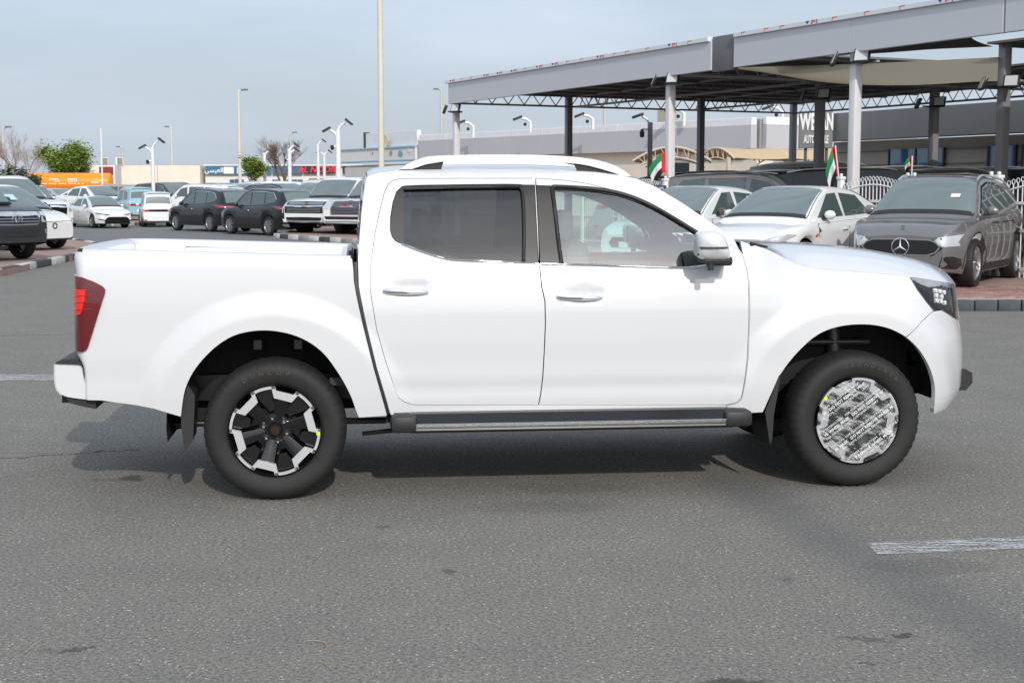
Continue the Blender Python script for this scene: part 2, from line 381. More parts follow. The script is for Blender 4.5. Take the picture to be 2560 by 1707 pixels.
def marking(px):
    pts = [gp(x * K, y * K, .004) for x, y in px]
    o = tag(MB().add([tuple(p) for p in pts], [tuple(range(len(pts)))]).build('lane_marking', LP), kind='structure'); return o
marking([(1992, 1248), (2030, 1244), (2360, 1231), (2800, 1212), (2800, 1236), (2360, 1259), (2052, 1271), (2015, 1272)])
marking([(-300, 859), (0, 859), (140, 860), (140, 873), (0, 874), (-300, 873)])
tag(MB().add([tuple(gp(x * K, y * K, .004)) for x, y in ((560, 531), (800, 549), (800, 551), (560, 532.5))], [(0, 1, 2, 3)]).build('lane_marking', LP), kind='structure')

# ================================================================ buildings
BEIGE = mat('beige_render', (.74, .68, .57), .85, noise=(.6, .08)); GREYF = mat('grey_cladding', (.48, .485, .50), .45, noise=(.35, .02)); DARKF = mat('dark_cladding', (.19, .195, .20), .4, noise=(.3, .08))
WHITEW = mat('white_render', (.72, .71, .68), .8, noise=(.7, .06)); TEAL = mat('teal_trim', (.30, .47, .53), .5); WGLASS = mat('blue_window_glass', (.02, .13, .26), .05, coat=1., spec=.8); SHADE = mat('tan_cloth', (.52, .39, .24), .85)
def film_mat():          # white protective film with rows of red and blue print, as on new cladding
    m = bpy.data.materials.new('printed_film'); t, b = nodes(m); g = NG(t)
    tc = g.n('ShaderNodeTexCoord'); P = tc.outputs['UV']
    n1 = g.noise(P, 9, 2, .6); n2 = g.noise(P, 23, 3, .6)
    br = g.n('ShaderNodeTexBrick'); g.l(P, br.inputs['Vector']); br.inputs['Scale'].default_value = 1; br.inputs['Brick Width'].default_value = 1.5; br.inputs['Row Height'].default_value = .5; br.inputs['Mortar Size'].default_value = .12
    br.inputs['Color1'].default_value = br.inputs['Color2'].default_value = (1, 1, 1, 1); br.inputs['Mortar'].default_value = (0, 0, 0, 1)
    k = g.math('MULTIPLY', g.math('GREATER_THAN', n2, .57), br.outputs['Color'])
    c = g.mix(g.math('MULTIPLY', k, .38), (.76, .78, .80), (.78, .26, .20)); g.l(c, b.inputs['Base Color']); b.inputs['Roughness'].default_value = .35; return m
FILM = film_mat()
def uv_strip(o, ln, h):
    uv = o.data.uv_layers.new(name='UVMap'); me = o.data
    for l in me.loops:
        v = me.vertices[l.vertex_index].co; uv.data[l.index].uv = (v.x * 1.0, v.z * 1.0)
def frame(a, b):      # a wall line: returns origin, yaw, length; wall local x runs a->b, local -y faces the camera
    d = Vector((b[0] - a[0], b[1] - a[1], 0)); return Vector((a[0], a[1], 0)), math.atan2(d.y, d.x), d.length
# ---- long grey and beige workshop
o0, yaw, ln = frame((-5.6, 91), (11.6, 67.9))
bd = thing('workshop_building', 'long beige workshop with grey cladding band and white film-wrapped parapet', 'building', o0, yaw)
MB().box((ln / 2, 6, 1.75), (ln, 12, 3.5)).build('wall', BEIGE, bd)
npan = 9
for k in range(npan):
    w = ln / npan
    MB().cbox((w * (k + .5), -.22, 4.05), (w - .015, .4, 1.1), .01).build('cladding_panel', GREYF, bd)
    f = MB().cbox((w * (k + .5), -.2, 4.78), (w - .03, .36, .36), .02).build('film_panel', FILM, bd); uv_strip(f, w, .4)
MB().box((ln / 2, 6.1, 4.2), (ln - .1, 11.8, 1.38)).build('roof', mat('roof_grey', (.3, .3, .3), .9), bd)
for (x0, x1, z0, z1) in ((13.3, 13.9, 2.15, 3.0), (15.1, 15.75, 1.9, 3.0), (22.7, 24.2, .2, 2.9), (9, 9.5, 2.1, 2.9)):
    w_ = MB().box(((x0 + x1) / 2, -.02, (z0 + z1) / 2), (x1 - x0, .06, z1 - z0)).build('window', GLOSSB, bd)
    MB().box(((x0 + x1) / 2, -.03, z0 - .03), (x1 - x0 + .1, .1, .06)).build('window_sill', WHITEW, w_)
ac = MB().cbox((21.6, .9, 5.3), (.9, .6, .7), .03).build('air_conditioner', mat('ac_beige', (.42, .38, .30), .7), bd)
# end wing
o1, yaw1, ln1 = frame((11.6, 67.9), (16, 70.6))
bw = thing('workshop_wing', 'short grey clad wing at the right end of the beige workshop', 'building', o1, yaw1)
MB().box((ln1 / 2 + .3, 5, 1.75), (ln1 - .6, 9.8, 3.5)).build('wall', mat('grey_render', (.40, .40, .40), .8), bw)
MB().cbox((ln1 / 2 + .2, -.1, 4.05), (ln1 - .3, .3, 1.1), .01).build('cladding_panel', GREYF, bw)
f = MB().cbox((ln1 / 2 + .2, -.1, 4.8), (ln1 - .3, .26, .38), .02).build('film_panel', FILM, bw); uv_strip(f, 5, .4)
# ---- teal and white shop with painted fascia
o2, yaw2, ln2 = frame((-11.7, 101), (-5.75, 91.2))
ms = thing('painted_shop', 'low shop with teal edged white fascia and faded painted stars beside grey workshop', 'building', o2, yaw2)
MB().box((ln2 / 2, 5, 1.6), (ln2, 10, 3.2)).build('wall', BEIGE, ms)
MB().cbox((ln2 / 2, -.2, 3.85), (ln2, .5, .78), .02).build('fascia', WHITEW, ms)
for z in (3.42, 4.27): MB().cbox((ln2 / 2, -.22, z), (ln2 + .06, .6, .1), .01).build('fascia_trim', TEAL, ms)
f = MB().cbox((ln2 * .66, -.1, 4.82), (ln2 * .66, .3, .98), .02).build('film_panel', FILM, ms); uv_strip(f, 8, 1)
MB().box((ln2 * .32, -.12, 4.85), (.18, .4, 1.1)).build('parapet_edge', mat('dark_green', (.03, .05, .045), .5), ms)
DEC = [((.62, 4.72), .62, (.74, .66, .50)), ((.70, 3.9), .24, (.40, .30, .12)), ((.82, 3.85), .32, (.16, .38, .50)), ((.93, 4.05), .26, (.72, .70, .68)), ((.57, 3.9), .13, (.25, .25, .27)), ((.46, 3.95), .12, (.6, .25, .15))]
for i, ((fx, z), r_, c_) in enumerate(DEC):
    rg = random.Random(i); n = 14
    MB().prism([(fx * ln2 + r_ * (.75 + .4 * rg.random()) * math.cos(2 * math.pi * k / n), z + r_ * .75 * (.75 + .4 * rg.random()) * math.sin(2 * math.pi * k / n)) for k in range(n)], lambda p: (p[0], -.475 - .001 * i, p[1]), lambda p: (p[0], -.44, p[1])).build('painted_shape', mat('mural_%d' % i, c_, .7, noise=(2, .3)), ms)
MB().box((ln2 * .35, -.3, 1.55), (ln2 * .6, .12, 3.0)).build('shutter', mat('shutter_white', (.62, .6, .55), .6), ms)
# ---- row of shops with signboards, and beige boundary hall
o3, yaw3, ln3 = frame((-30.2, 141), (-14.8, 141))
sh = thing('shop_row', 'white single storey shop row with blue windows behind the trees', 'building', o3, yaw3)
MB().box((ln3 / 2, 5, 1.9), (ln3, 10, 3.8)).build('wall', WHITEW, sh)
MB().box((ln3 / 2, -.15, 3.86), (ln3 + .2, .5, .12)).build('parapet', WHITEW, sh)
for (x0, x1) in ((2.4, 3.8), (6.6, 7.4), (8.0, 9.6)):
    w_ = MB().box(((x0 + x1) / 2, -.04, 2.0), (x1 - x0, .08, .95)).build('window', WGLASS, sh)
    for k in (1, 2): MB().box((x0 + (x1 - x0) * k / 3, -.1, 2.0), (.06, .05, .95)).build('window_bar', ALU, w_)
MB().box((11.8, -.03, 1.3), (3.2, .06, 2.6)).build('shutter', mat('shutter_brown', (.3, .2, .15), .6), sh)
def signboard(x0, x1, z0, z1, col, words, wcol, label, o, yaw, ital=0, size=.5):
    s = thing('shop_sign', label, 'sign', o + Vector((math.cos(yaw) * (x0 + x1) / 2, math.sin(yaw) * (x0 + x1) / 2, 0)), yaw)
    MB().cbox((0, -.35, (z0 + z1) / 2), (x1 - x0, .16, z1 - z0), .02).build('board', mat('sign_' + label[:9], col, .45), s)
    for w_, xx, sz, cc in words:
        me = text_mesh(w_, sz, mat('sign_letters_%.2f_%.2f' % (cc[0], cc[1]), cc, .45), .01, True)
        for v in me.vertices: v.co.x += ital * v.co.y
        me.transform(RX); link('sign_lettering', me, s, (xx, -.44, (z0 + z1) / 2))
    return s
RX = Matrix(((1, 0, 0, 0), (0, 0, -1, 0), (0, 1, 0, 0), (0, 0, 0, 1)))
def text_mesh(s, size, m, extr_=.0008, bold=False):
    cu = bpy.data.curves.new('lettering', 'FONT'); cu.body = s; cu.size = size; cu.align_x = 'CENTER'; cu.align_y = 'CENTER'; cu.extrude = extr_; cu.resolution_u = 2
    if bold: cu.offset = size * .02 * bold
    ob = bpy.data.objects.new('lettering', cu); COL.objects.link(ob)
    dg = bpy.context.evaluated_depsgraph_get(); me = bpy.data.meshes.new_from_object(ob.evaluated_get(dg))
    bpy.data.objects.remove(ob); me.materials.clear(); me.materials.append(m); return me
sg = signboard(.1, 6.6, 3.0, 3.72, (.03, .16, .30), [('A', 1.35, .55, (.8, .8, .8)), ('\uFEF0\uFEB4\uFEF4\uFECC\uFEDF\u0627', -2.4, .62, (.8, .8, .8))], (1, 1, 1), 'blue signboard with Arabic lettering and two white panels at left end of shop row', o3, yaw3)
for xx, cc in ((-.95, (.75, .75, .75)), (.35, (.45, .58, .68))): MB().box((xx, -.445, 3.36), (1.0, .02, .66)).build('sign_panel', mat('panel_%.2f' % cc[0], cc, .5), sg)
signboard(6.7, 9.6, 3.0, 3.72, (.06, .12, .2), [], (1, 1, 1), 'dark blue signboard behind the bare tree', o3, yaw3)
signboard(9.75, 12.9, 3.05, 3.78, (.025, .02, .022), [('AL NOOR', -.25, .82, (.75, .03, .04)), ('cars', 1.3, .3, (.75, .03, .04))], (1, 0, 0), 'black signboard with slanted red AL NOOR lettering', o3, yaw3, .25)
signboard(13.6, 15.3, 3.05, 3.8, (.03, .025, .025), [('~', .0, 1.2, (.75, .03, .04))], (1, 0, 0), 'black signboard with a red swoosh beside the tall twin lamp', o3, yaw3)
o4, yaw4, ln4 = frame((-42.5, 139), (-30.4, 139.5))
hall = thing('boundary_hall', 'plain beige windowless hall behind the white twin lamp on the left', 'building', o4, yaw4)
MB().box((ln4 / 2, 5, 1.9), (ln4, 10, 3.85)).build('wall', BEIGE, hall)
for xx in (3.6, 8.0): MB().box((xx, -.01, 1.9), (.06, .06, 3.8)).build('joint', mat('joint_grey', (.4, .37, .31), .9), hall)
for xx in (3.55, 5.0):
    t_ = thing('air_conditioner', ('left' if xx < 4 else 'right') + ' rooftop air conditioner box on the plain beige hall', 'air conditioner', o4 + Vector((xx - .6, .3, 3.84)), 0, 'rooftop air conditioners')
    MB().cbox((0, 0, .38), (.75, .6, .72), .03).build('casing', WHITEW, t_); MB().cbox((.08, -.31, .38), (.5, .03, .62), .01).build('louvre', mat('louvre_brown', (.28, .25, .21), .8), t_)
# ---- dark showroom behind the canopy
d_, n_ = Vector((.446, -.895, 0)), Vector((.895, .446, 0)); C0 = Vector((-2.03, 47.1, 0)); CYAW = math.atan2(d_.y, d_.x)
def cn(s, t, z=0): return C0 + d_ * s + n_ * t + Vector((0, 0, z))
sr0 = cn(-1.2, 16.8)
show = thing('showroom', 'dark clad car showroom with blue glass windows behind the canopy', 'building', sr0, CYAW)
MB().box((15, 5, 1.7), (30, 10, 3.4)).build('wall', mat('warm_grey_render', (.52, .495, .44), .85, noise=(.5, .06)), show)
for k in range(5): MB().cbox((6 * k + 3, -.3, 3.95), (5.98, .5, 1.05), .02).build('cladding_panel', DARKF, show)
for k in range(6): MB().box((15, -.02, .5 + .5 * k), (30, .05, .02)).build('wall_groove', mat('joint_dark', (.2, .19, .18), .9), show)
for (x0, x1) in ((3.3, 6.1), (8.2, 9.4), (9.7, 12.5), (14, 17)):
    w_ = MB().box(((x0 + x1) / 2, -.05, 2.3), (x1 - x0, .1, 1.5)).build('window', WGLASS, show)
    for fx in (0, .5, 1): MB().box((x0 + (x1 - x0) * fx, -.1, 2.3), (.07, .06, 1.52)).build('window_bar', SATIN, w_)
sb_ = thing('showroom_sign', 'dark grey board with big white WE CAN AUTOMOBILE letters under the canopy', 'sign', cn(-1.0, 15.2) + Vector((.5, 0, 0)), R(0))
MB().cbox((-.05, 0, 3.85), (1.28, .16, 1.4), .02).build('board', DARKF, sb_)
for tx, xx, zz, sz, kx in (('WE', -.37, 4.12, .86, .46), ('CAN', .23, 4.12, .86, .40), ('AUTOMOBILE', -.05, 3.47, .42, .36)):
    me = text_mesh(tx, sz, mat('sign_white', (.78, .78, .76), .5), .02, 2); me.transform(Matrix.Diagonal((kx, 1, 1, 1))); me.transform(RX); link('sign_lettering', me, sb_, (xx, -.1, zz))
MB().tube([(-.4, .1, 0), (-.4, .1, 3.2)], .06).build('post', STEELD, sb_); MB().tube([(.4, .1, 0), (.4, .1, 3.2)], .06).build('post', STEELD, sb_)

# ================================================================ canopy
can = thing('car_canopy', 'long flat grey steel canopy on square columns over the dark cars', 'canopy', C0, CYAW)
# local x = s along the front, local y: n_ is to the left of d_
def cl(s, t, z): return (s, t, z)
SGN = 1 if (Vector((-d_.y, d_.x, 0)).dot(n_) > 0) else -1
FAS = mat('canopy_cladding', (.54, .555, .58), .4, noise=(.3, .015))
for a, b in ((0, 5.05), (5.05, 10.1), (10.1, 15.05), (15.95, 20.0), (20.0, 24.08), (24.12, 28.2), (28.2, 33)):
    MB().cbox(((a + b) / 2, 0, 4.70), (b - a - .006, .12, .66), .006).build('fascia_panel', FAS, can)
MB().cbox((15.5, .03, 4.73), (.88, .12, .80), .006).build('fascia_joint', mat('fascia_joint_grey', (.13, .13, .135), .45), can, 40)
rngf = random.Random(3)
for a, b in ((-.15, 15.0), (16.0, 33)):
    f = MB().cbox(((a + b) / 2, -.02, 5.085), (b - a, .2, .105), .01).build('film_strip', mat('film_white', (.72, .74, .76), .35), can)
    mr, mbl = mat('print_red', (.72, .10, .06), .5), mat('print_blue', (.03, .05, .30), .5)
    x = a + .4; k = 0
    while x < b - .4:
        if k % 4 == 3 or rngf.random() < .25:
            q = MB()
            MB().add([(x, -.123, 5.12), (x + .14, -.123, 5.12), (x + .07, -.123, 5.055)], [(0, 1, 2)]).build('print_mark', mbl, f)
            MB().box((x + .27, -.122, 5.088), (.14, .004, .02)).box((x + .27, -.122, 5.118), (.14, .004, .018)).box((x + .22, -.122, 5.06), (.04, .004, .03)).build('print_mark', mr, f)
            MB().box((x + .38, -.122, 5.088), (.02, .004, .09)).build('print_mark', mbl, f)
            x += .95
        else:
            MB().box((x, -.122, 5.11), (.16, .004, .016)).box((x - .07, -.122, 5.075), (.02, .004, .06)).build('print_mark', mr, f)
            x += .55 + .5 * rngf.random()
        k += 1
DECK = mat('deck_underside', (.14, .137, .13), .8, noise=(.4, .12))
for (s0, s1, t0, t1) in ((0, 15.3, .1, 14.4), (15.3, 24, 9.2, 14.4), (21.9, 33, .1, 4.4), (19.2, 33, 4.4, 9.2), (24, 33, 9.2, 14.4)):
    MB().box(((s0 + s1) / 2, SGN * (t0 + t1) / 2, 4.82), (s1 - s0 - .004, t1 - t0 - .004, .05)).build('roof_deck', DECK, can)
for s_ in [1.5 * k for k in range(0, 23)]:
    t0 = .1 if (s_ < 15.3 or s_ > 21.9) else 9.2
    if 19.3 < s_ <= 21.9: t0 = 4.5
    MB().box((s_, SGN * (t0 + 14.4) / 2, 4.76), (.1, 14.4 - t0, .08)).build('purlin', STEELD, can)
COLS = [(0.05, 0), (12.94, 0), (19.87, 0), (31, 0), (.05, 4.4), (13.1, 4.7), (19.45, 4.7), (31, 4.7), (.93, 9.2), (12.45, 9.2), (19.3, 9.2), (31, 9.2), (-.1, 14), (12.65, 14), (21.6, 14), (31, 14)]
cfront = MB().cbox((0, 0, 2.2), (.185, .185, 4.4), .012).mesh('column', mat('column_grey_lit', (.66, .65, .65), .5, noise=(1.2, .06)), 40)
cback = MB().cbox((0, 0, 2.4), (.205, .205, 4.8), .012).mesh('column', mat('column_grey_shaded', (.23, .23, .235), .5, noise=(1.2, .08)), 40)  # shade put into the colour: inner columns darker than the lit front ones
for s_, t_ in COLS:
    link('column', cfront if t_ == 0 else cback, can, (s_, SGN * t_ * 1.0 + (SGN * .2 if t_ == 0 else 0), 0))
tw_m = MB().tube([(0, 0, 4.42), (.3, 0, 4.80)], .015, 5).mesh('brace', STEELD); tw_m2 = MB().tube([(.3, 0, 4.80), (.6, 0, 4.42)], .015, 5).mesh('brace', STEELD)
tw_s = MB().tube([(0, 0, 4.42), (0, SGN * .3, 4.80)], .018, 5).mesh('brace', STEELG); tw_s2 = MB().tube([(0, SGN * .3, 4.80), (0, SGN * .6, 4.42)], .018, 5).mesh('brace', STEELG)
for t_ in (4.7, 9.4, 14.0):
    spans = ((0, 33),) if t_ > 9 else ((0, 15.3), (21.9, 33))
    tr = MB(); tc_ = MB()
    for a, b in spans: tr.box(((a + b) / 2, SGN * t_, 4.40), (b - a, .1, .06)); tc_.box(((a + b) / 2, SGN * t_, 4.75), (b - a, .1, .05))
    tr = tr.build('truss', STEELG, can); tc_.build('top_chord', STEELG, tr)
    for k in range(50):
        if not any(a - .1 <= .3 + .6 * k and .9 + .6 * k <= b + .3 for a, b in spans): continue
        link('brace', tw_m, tr, (.3 + .6 * k, SGN * t_, 0)); link('brace', tw_m2, tr, (.3 + .6 * k, SGN * t_, 0))
for s_ in (.05, 13.2):
    tr = MB().box((s_, SGN * 7, 4.40), (.1, 14, .06)).build('truss', STEELG, can)
    MB().box((s_, SGN * 7, 4.82), (.1, 14, .05)).build('top_chord', STEELG, tr)
    for k in range(22):
        link('brace', tw_s, tr, (s_, SGN * (.3 + .6 * k), 0)); link('brace', tw_s2, tr, (s_, SGN * (.3 + .6 * k), 0))
# shade sails stretched across the open bay
def sail(c, sag, esag, m, label, lz=None):
    rows = []
    n = 14
    P = [cn(*q) for q in c]
    for i in range(n + 1):
        u = i / n; r = []
        for j in range(n + 1):
            v = j / n
            p = P[0] * (1 - u) * (1 - v) + P[1] * u * (1 - v) + P[2] * u * v + P[3] * (1 - u) * v
            cc = (P[0] + P[1] + P[2] + P[3]) / 4
            e = esag * (4 * u * (1 - u) * (2 * v - 1) ** 2 + 4 * v * (1 - v) * (2 * u - 1) ** 2)
            p = p + (cc - p) * e; p.z -= sag * 16 * u * (1 - u) * v * (1 - v)
            r.append(tuple(p))
        rows.append(r)
    return tag(MB().grid(rows).build('sun_sail', m, None, 60), label, 'shade sail', 'shade sails in the open bay')
def cloth_mat(name, col, k):       # thin woven cloth that lets some sunlight through
    m = bpy.data.materials.new(name); t, b = nodes(m); b.inputs['Base Color'].default_value = (*col, 1); b.inputs['Roughness'].default_value = .9
    tr = t.nodes.new('ShaderNodeBsdfTranslucent'); tr.inputs['Color'].default_value = (*[c * 1.1 for c in col], 1); mx_ = t.nodes.new('ShaderNodeMixShader'); mx_.inputs[0].default_value = k
    t.links.new(b.outputs[0], mx_.inputs[1]); t.links.new(tr.outputs[0], mx_.inputs[2]); t.links.new(mx_.outputs[0], t.nodes['Material Output'].inputs['Surface']); return m
SAILT = cloth_mat('sail_tan', (.40, .35, .26), .5); SAILD = mat('sail_dark', (.05, .05, .05), .9)
sail([(15.0, .4, 4.45), (19.5, 4.5, 4.5), (16.0, 9.0, 4.35), (13.1, 4.4, 4.35)], .25, .1, SAILT, 'large sagging tan shade sail in the middle of the open bay')
sail([(16, .2, 4.7), (23.0, .4, 4.66), (19.6, 4.2, 4.7), (15.6, 1.8, 4.7)], .12, .12, SAILD, 'dark shade sail along the front beam above the tan one')
sail([(19.9, 4.8, 4.6), (22.8, 9.3, 4.6), (15.3, 9.3, 4.45), (17.5, 7.8, 4.4)], .2, .12, SAILD, 'dark shade sail at the right behind the tan one')
sail([(24, 5.2, 4.5), (31, 5, 4.5), (30, 9.2, 4.6), (23.5, 8.8, 4.6)], .25, .1, SAILT, 'small tan shade sail at the right edge under the canopy')
# ---- white ornamental fence
fence = thing('white_fence', 'white ornamental steel fence with looped bar tops in front of the canopy', 'fence', cn(9, -.55, -.15), CYAW)
FW_ = mat('fence_white', (.76, .76, .75), .4)
def bar_mesh(h):
    mb = MB(); mb.tube([(0, 0, .12), (0, 0, h)], .011, 5)
    lp = [(.0, 0, h), (.038, 0, h + .05), (.03, 0, h + .085), (0, 0, h + .10), (-.03, 0, h + .085), (-.038, 0, h + .05), (0, 0, h)]
    mb.tube(lp, .008, 4); return mb.mesh('bar', FW_)
NB = 17; PW = 2.1
bars = [bar_mesh(1.66 + .14 * math.sin(math.pi * (k + .5) / NB)) for k in range(NB)]
post_me = MB().cbox((0, 0, .92), (.11, .11, 1.84), .01).cbox((0, 0, 1.87), (.14, .14, .06), .01).cbox((0, 0, 1.93), (.06, .06, .06), .02).mesh('post', FW_, 40)
rail_me = MB().box((PW / 2 - .09, 0, 0), (PW - .28, .04, .05)).mesh('rail', FW_)
arc_me = MB().tube([(.1 + (PW - .38) * k / 16, 0, 1.60 + .14 * math.sin(math.pi * k / 16)) for k in range(17)], .016, 5).mesh('arched_rail', FW_)
x = .9
for i in range(9):
    if 2 <= i <= 4: x += PW; continue
    link('post', post_me, fence, (x, 0, PZ)); link('post', post_me, fence, (x + PW - .18, 0, PZ))
    for z in (.3, .95, 1.42): link('rail', rail_me, fence, (x, 0, z + PZ))
    link('arched_rail', arc_me, fence, (x, 0, PZ))
    for k in range(NB): link('bar', bars[k], fence, (x + .13 + (PW - .44) * k / (NB - 1), 0, PZ))
    x += PW
ns = thing('number_plate_sign', 'small dark blue plate reading 292 on the white fence by the column', 'sign', cn(13.85, -.64), CYAW)
MB().cbox((0, 0, 1.55), (.5, .03, .32), .01).build('board', mat('sign_navy', (.02, .045, .13), .4), ns)
me = text_mesh('292', .26, mat('sign_white', (.78, .78, .76), .5), .004, True); me.transform(RX); link('sign_lettering', me, ns, (0, -.025, 1.57))
# ---- tan car shades beside the workshop
def car_shade(name_label, px, Yd, wid, dep, nb, ztop, zedge, yawd):
    o = gp(px * K, 432 * K + 40, 0); base = Vector(((px - 1176) / 3267 * Yd, Yd, 0))
    c = thing('tan_carport', name_label, 'carport', base, yawd, 'tan carports')
    rows = []
    for i in range(nb * 4 + 1):
        v = i / (nb * 4); rows.append([(wid * (u - .5), dep * v, zedge + (ztop - zedge) * math.sin(math.pi * min(1, u * .92 + .04)) ** .9 - .06 * math.sin(math.pi * (v * nb % 1))) for u in [k / 16 for k in range(17)]])
    MB().grid(rows).build('cloth', SHADE, c, 60)
    for b_ in range(nb + 1):
        v = dep * b_ / nb
        arc = [(wid * (u - .5), v, zedge - .03 + (ztop - zedge) * math.sin(math.pi * min(1, u * .92 + .04)) ** .9) for u in [k / 14 for k in range(15)]]
        fr = MB().tube(arc, .045, 6); lo = [(p[0] * .96, p[1], p[2] - .30 - .1 * math.sin(math.pi * k / 14)) for k, p in enumerate(arc)][1:-1]
        fr.tube(lo, .03, 5)
        for k in range(0, 12): fr.tube([arc[k + 1], lo[k if k % 2 else min(12, k + 1)]], .018, 4)
        fr.build('arch_frame', mat('cream_steel', (.62, .54, .42), .5), c)
        MB().tube([(wid * .36, v, 0), (wid * .36, v, zedge + .1)], .12, 10).build('post', mat('cream_steel', (.62, .54, .42), .5), c)
car_shade('nearer tan cloth carport seen from its open arched end', 1540, 57, 3.1, 5, 1, 3.3, 2.65, R(-8))
car_shade('farther tan cloth carport running along the workshop wall', 1640, 60, 2.6, 6, 2, 3.35, 2.8, R(-62))
# ================================================================ the white pickup truck
TH = R(6.2); FWD = Vector((math.cos(TH), math.sin(TH), 0)); RGT = Vector((math.sin(TH), -math.cos(TH), 0))
_c = gp(630 * K, 1148 * K); TO = _c - RGT * .88
def tw(u, v, z): return TO + FWD * u + RGT * v + Vector((0, 0, z))
def tl(p): d = Vector(p) - TO; return d.dot(FWD), d.dot(RGT), p[2]
def on_plane(x, y, v):             # pixel -> (u, z) on the truck's plane at lateral offset v
    d = ray(x, y); o = Vector((0, 0, HC)); t = (v - (o - TO).dot(RGT)) / d.dot(RGT)
    p = o + d * t; q = tl(p); return q[0], q[2]
def Z1(*a): return [(100 + x / 2.24, 560 + y / 2.24) for x, y in a]
def Z2(*a): return [(880 + x / 2.306, 360 + y / 2.306) for x, y in a]
def Z3(*a): return [(1800 + x / 2.2395, 560 + y / 2.24) for x, y in a]
def Z6(*a): return [(880 + x / 2.306, 700 + y / 2.306) for x, y in a]
def DD(*a): return [(x * K, y * K) for x, y in a]

def pchip(kn):
    xs = [k[0] for k in kn]; ys = [k[1] for k in kn]; n = len(xs)
    h = [xs[i + 1] - xs[i] for i in range(n - 1)]; d = [(ys[i + 1] - ys[i]) / h[i] for i in range(n - 1)]
    m = [d[0]] + [0 if d[i - 1] * d[i] <= 0 else 2 / (1 / d[i - 1] + 1 / d[i]) for i in range(1, n - 1)] + [d[-1]]
    def f(x):
        if x <= xs[0]: return ys[0] + (x - xs[0]) * m[0]
        if x >= xs[-1]: return ys[-1] + (x - xs[-1]) * m[-1]
        i = 0
        while x > xs[i + 1]: i += 1
        t = (x - xs[i]) / h[i]; t2 = t * t; t3 = t2 * t
        return (2 * t3 - 3 * t2 + 1) * ys[i] + (t3 - 2 * t2 + t) * h[i] * m[i] + (-2 * t3 + 3 * t2) * ys[i + 1] + (t3 - t2) * h[i] * m[i + 1]
    return f
RW = on_plane(*DD((630, 988))[0], .9); FW = on_plane(*DD((1955, 957))[0], .9)
WC = [(RW[0], .365), (FW[0], .365)]
P_CAB = pchip([(.36, .845), (.46, .862), (.60, .878), (.70, .880), (.85, .889), (.98, .891), (1.06, .884), (1.14, .869), (1.20, .853), (1.27, .832), (1.40, .783), (1.55, .722), (1.66, .672), (1.71, .640), (1.745, .600), (1.765, .545)])
P_BED = pchip([(.36, .845), (.46, .862), (.62, .880), (.80, .888), (1.0, .890), (1.12, .886), (1.20, .880), (1.27, .870), (1.305, .855), (1.325, .835)])
P_FEN = pchip([(.36, .845), (.46, .862), (.62, .880), (.80, .888), (.95, .884), (1.03, .872), (1.09, .848), (1.13, .815), (1.18, .765), (1.25, .70), (1.4, .60)])
def sstep(a, b, x):
    t = max(0, min(1, (x - a) / (b - a))); return t * t * (3 - 2 * t)
def flare(u, z):
    g = 0
    for (cu, cz) in WC:
        r = math.hypot(u - cu, (z - cz) * 1.0)
        if z > .3: g = max(g, .036 * (1 - sstep(.615, .755, r)))
    return g
U1, U2 = 3.44, -.95
LN, LT = .9, .2
class Surf:
    def __init__(s, prof, un=None, ur=None, p2=None):
        s.p2 = p2; s.prof = prof; s.un = un or (lambda z: 4.0); s.ur = ur or (lambda z: -1.2)
    def p(s, z, q):
        if s.p2 is None: return s.prof(z)
        t = sstep(2.62, 2.98, q); return s.p2(z) * (1 - t) + s.prof(z) * t
    def pos(s, q, z):
        if q > U1:
            f = (q - U1) / LN * math.pi / 2; a = s.un(z) - U1
            u = U1 + a * math.sin(f); w = s.p(z, q) + flare(u, z)
            return Vector((u, w * math.cos(f), z))
        if q < U2:
            f = (U2 - q) / LT * math.pi / 2; a = U2 - s.ur(z)
            u = U2 - a * math.sin(f); w = s.p(z, q) + flare(u, z)
            return Vector((u, w - .13 * (1 - math.cos(f)), z))
        return Vector((q, s.p(z, q) + flare(q, z), z))
    def nrm(s, q, z):
        e = .004
        a = s.pos(q + e, z) - s.pos(q - e, z); b = s.pos(q, z + e) - s.pos(q, z - e)
        n = b.cross(a); n.normalize()
        if n.y < 0 and abs(q - 1.5) < 2: n = -n
        return n
    def inv(s, px, py):
        q, z = on_plane(px, py, .87); q = max(U2 - LT * .95, min(U1 + LN * .95, q))
        lam = 1e-3
        def err(q, z):
            x, y = proj(tw(*s.pos(q, z))); return Vector((x - px, y - py))
        e = err(q, z)
        for _ in range(25):
            h = 1e-3
            a = (err(q + h, z) - e) / h; b = (err(q, z + h) - e) / h
            A, B, D = a.dot(a), a.dot(b), b.dot(b); ga, gb = a.dot(e), b.dot(e)
            A2 = A * (1 + lam) + 1; D2 = D * (1 + lam) + 1; det = A2 * D2 - B * B
            dq = -(D2 * ga - B * gb) / det; dz = -(A2 * gb - B * ga) / det
            dq = max(-.1, min(.1, dq)); dz = max(-.1, min(.1, dz))
            q2 = max(U2 - LT, min(U1 + LN, q + dq)); e2 = err(q2, z + dz)
            if e2.length < e.length: q, z, e = q2, z + dz, e2; lam *= .5
            else: lam *= 6
            if e.length < .05: break
        return q, z
    def many(s, pts): return [s.inv(*p) for p in pts]
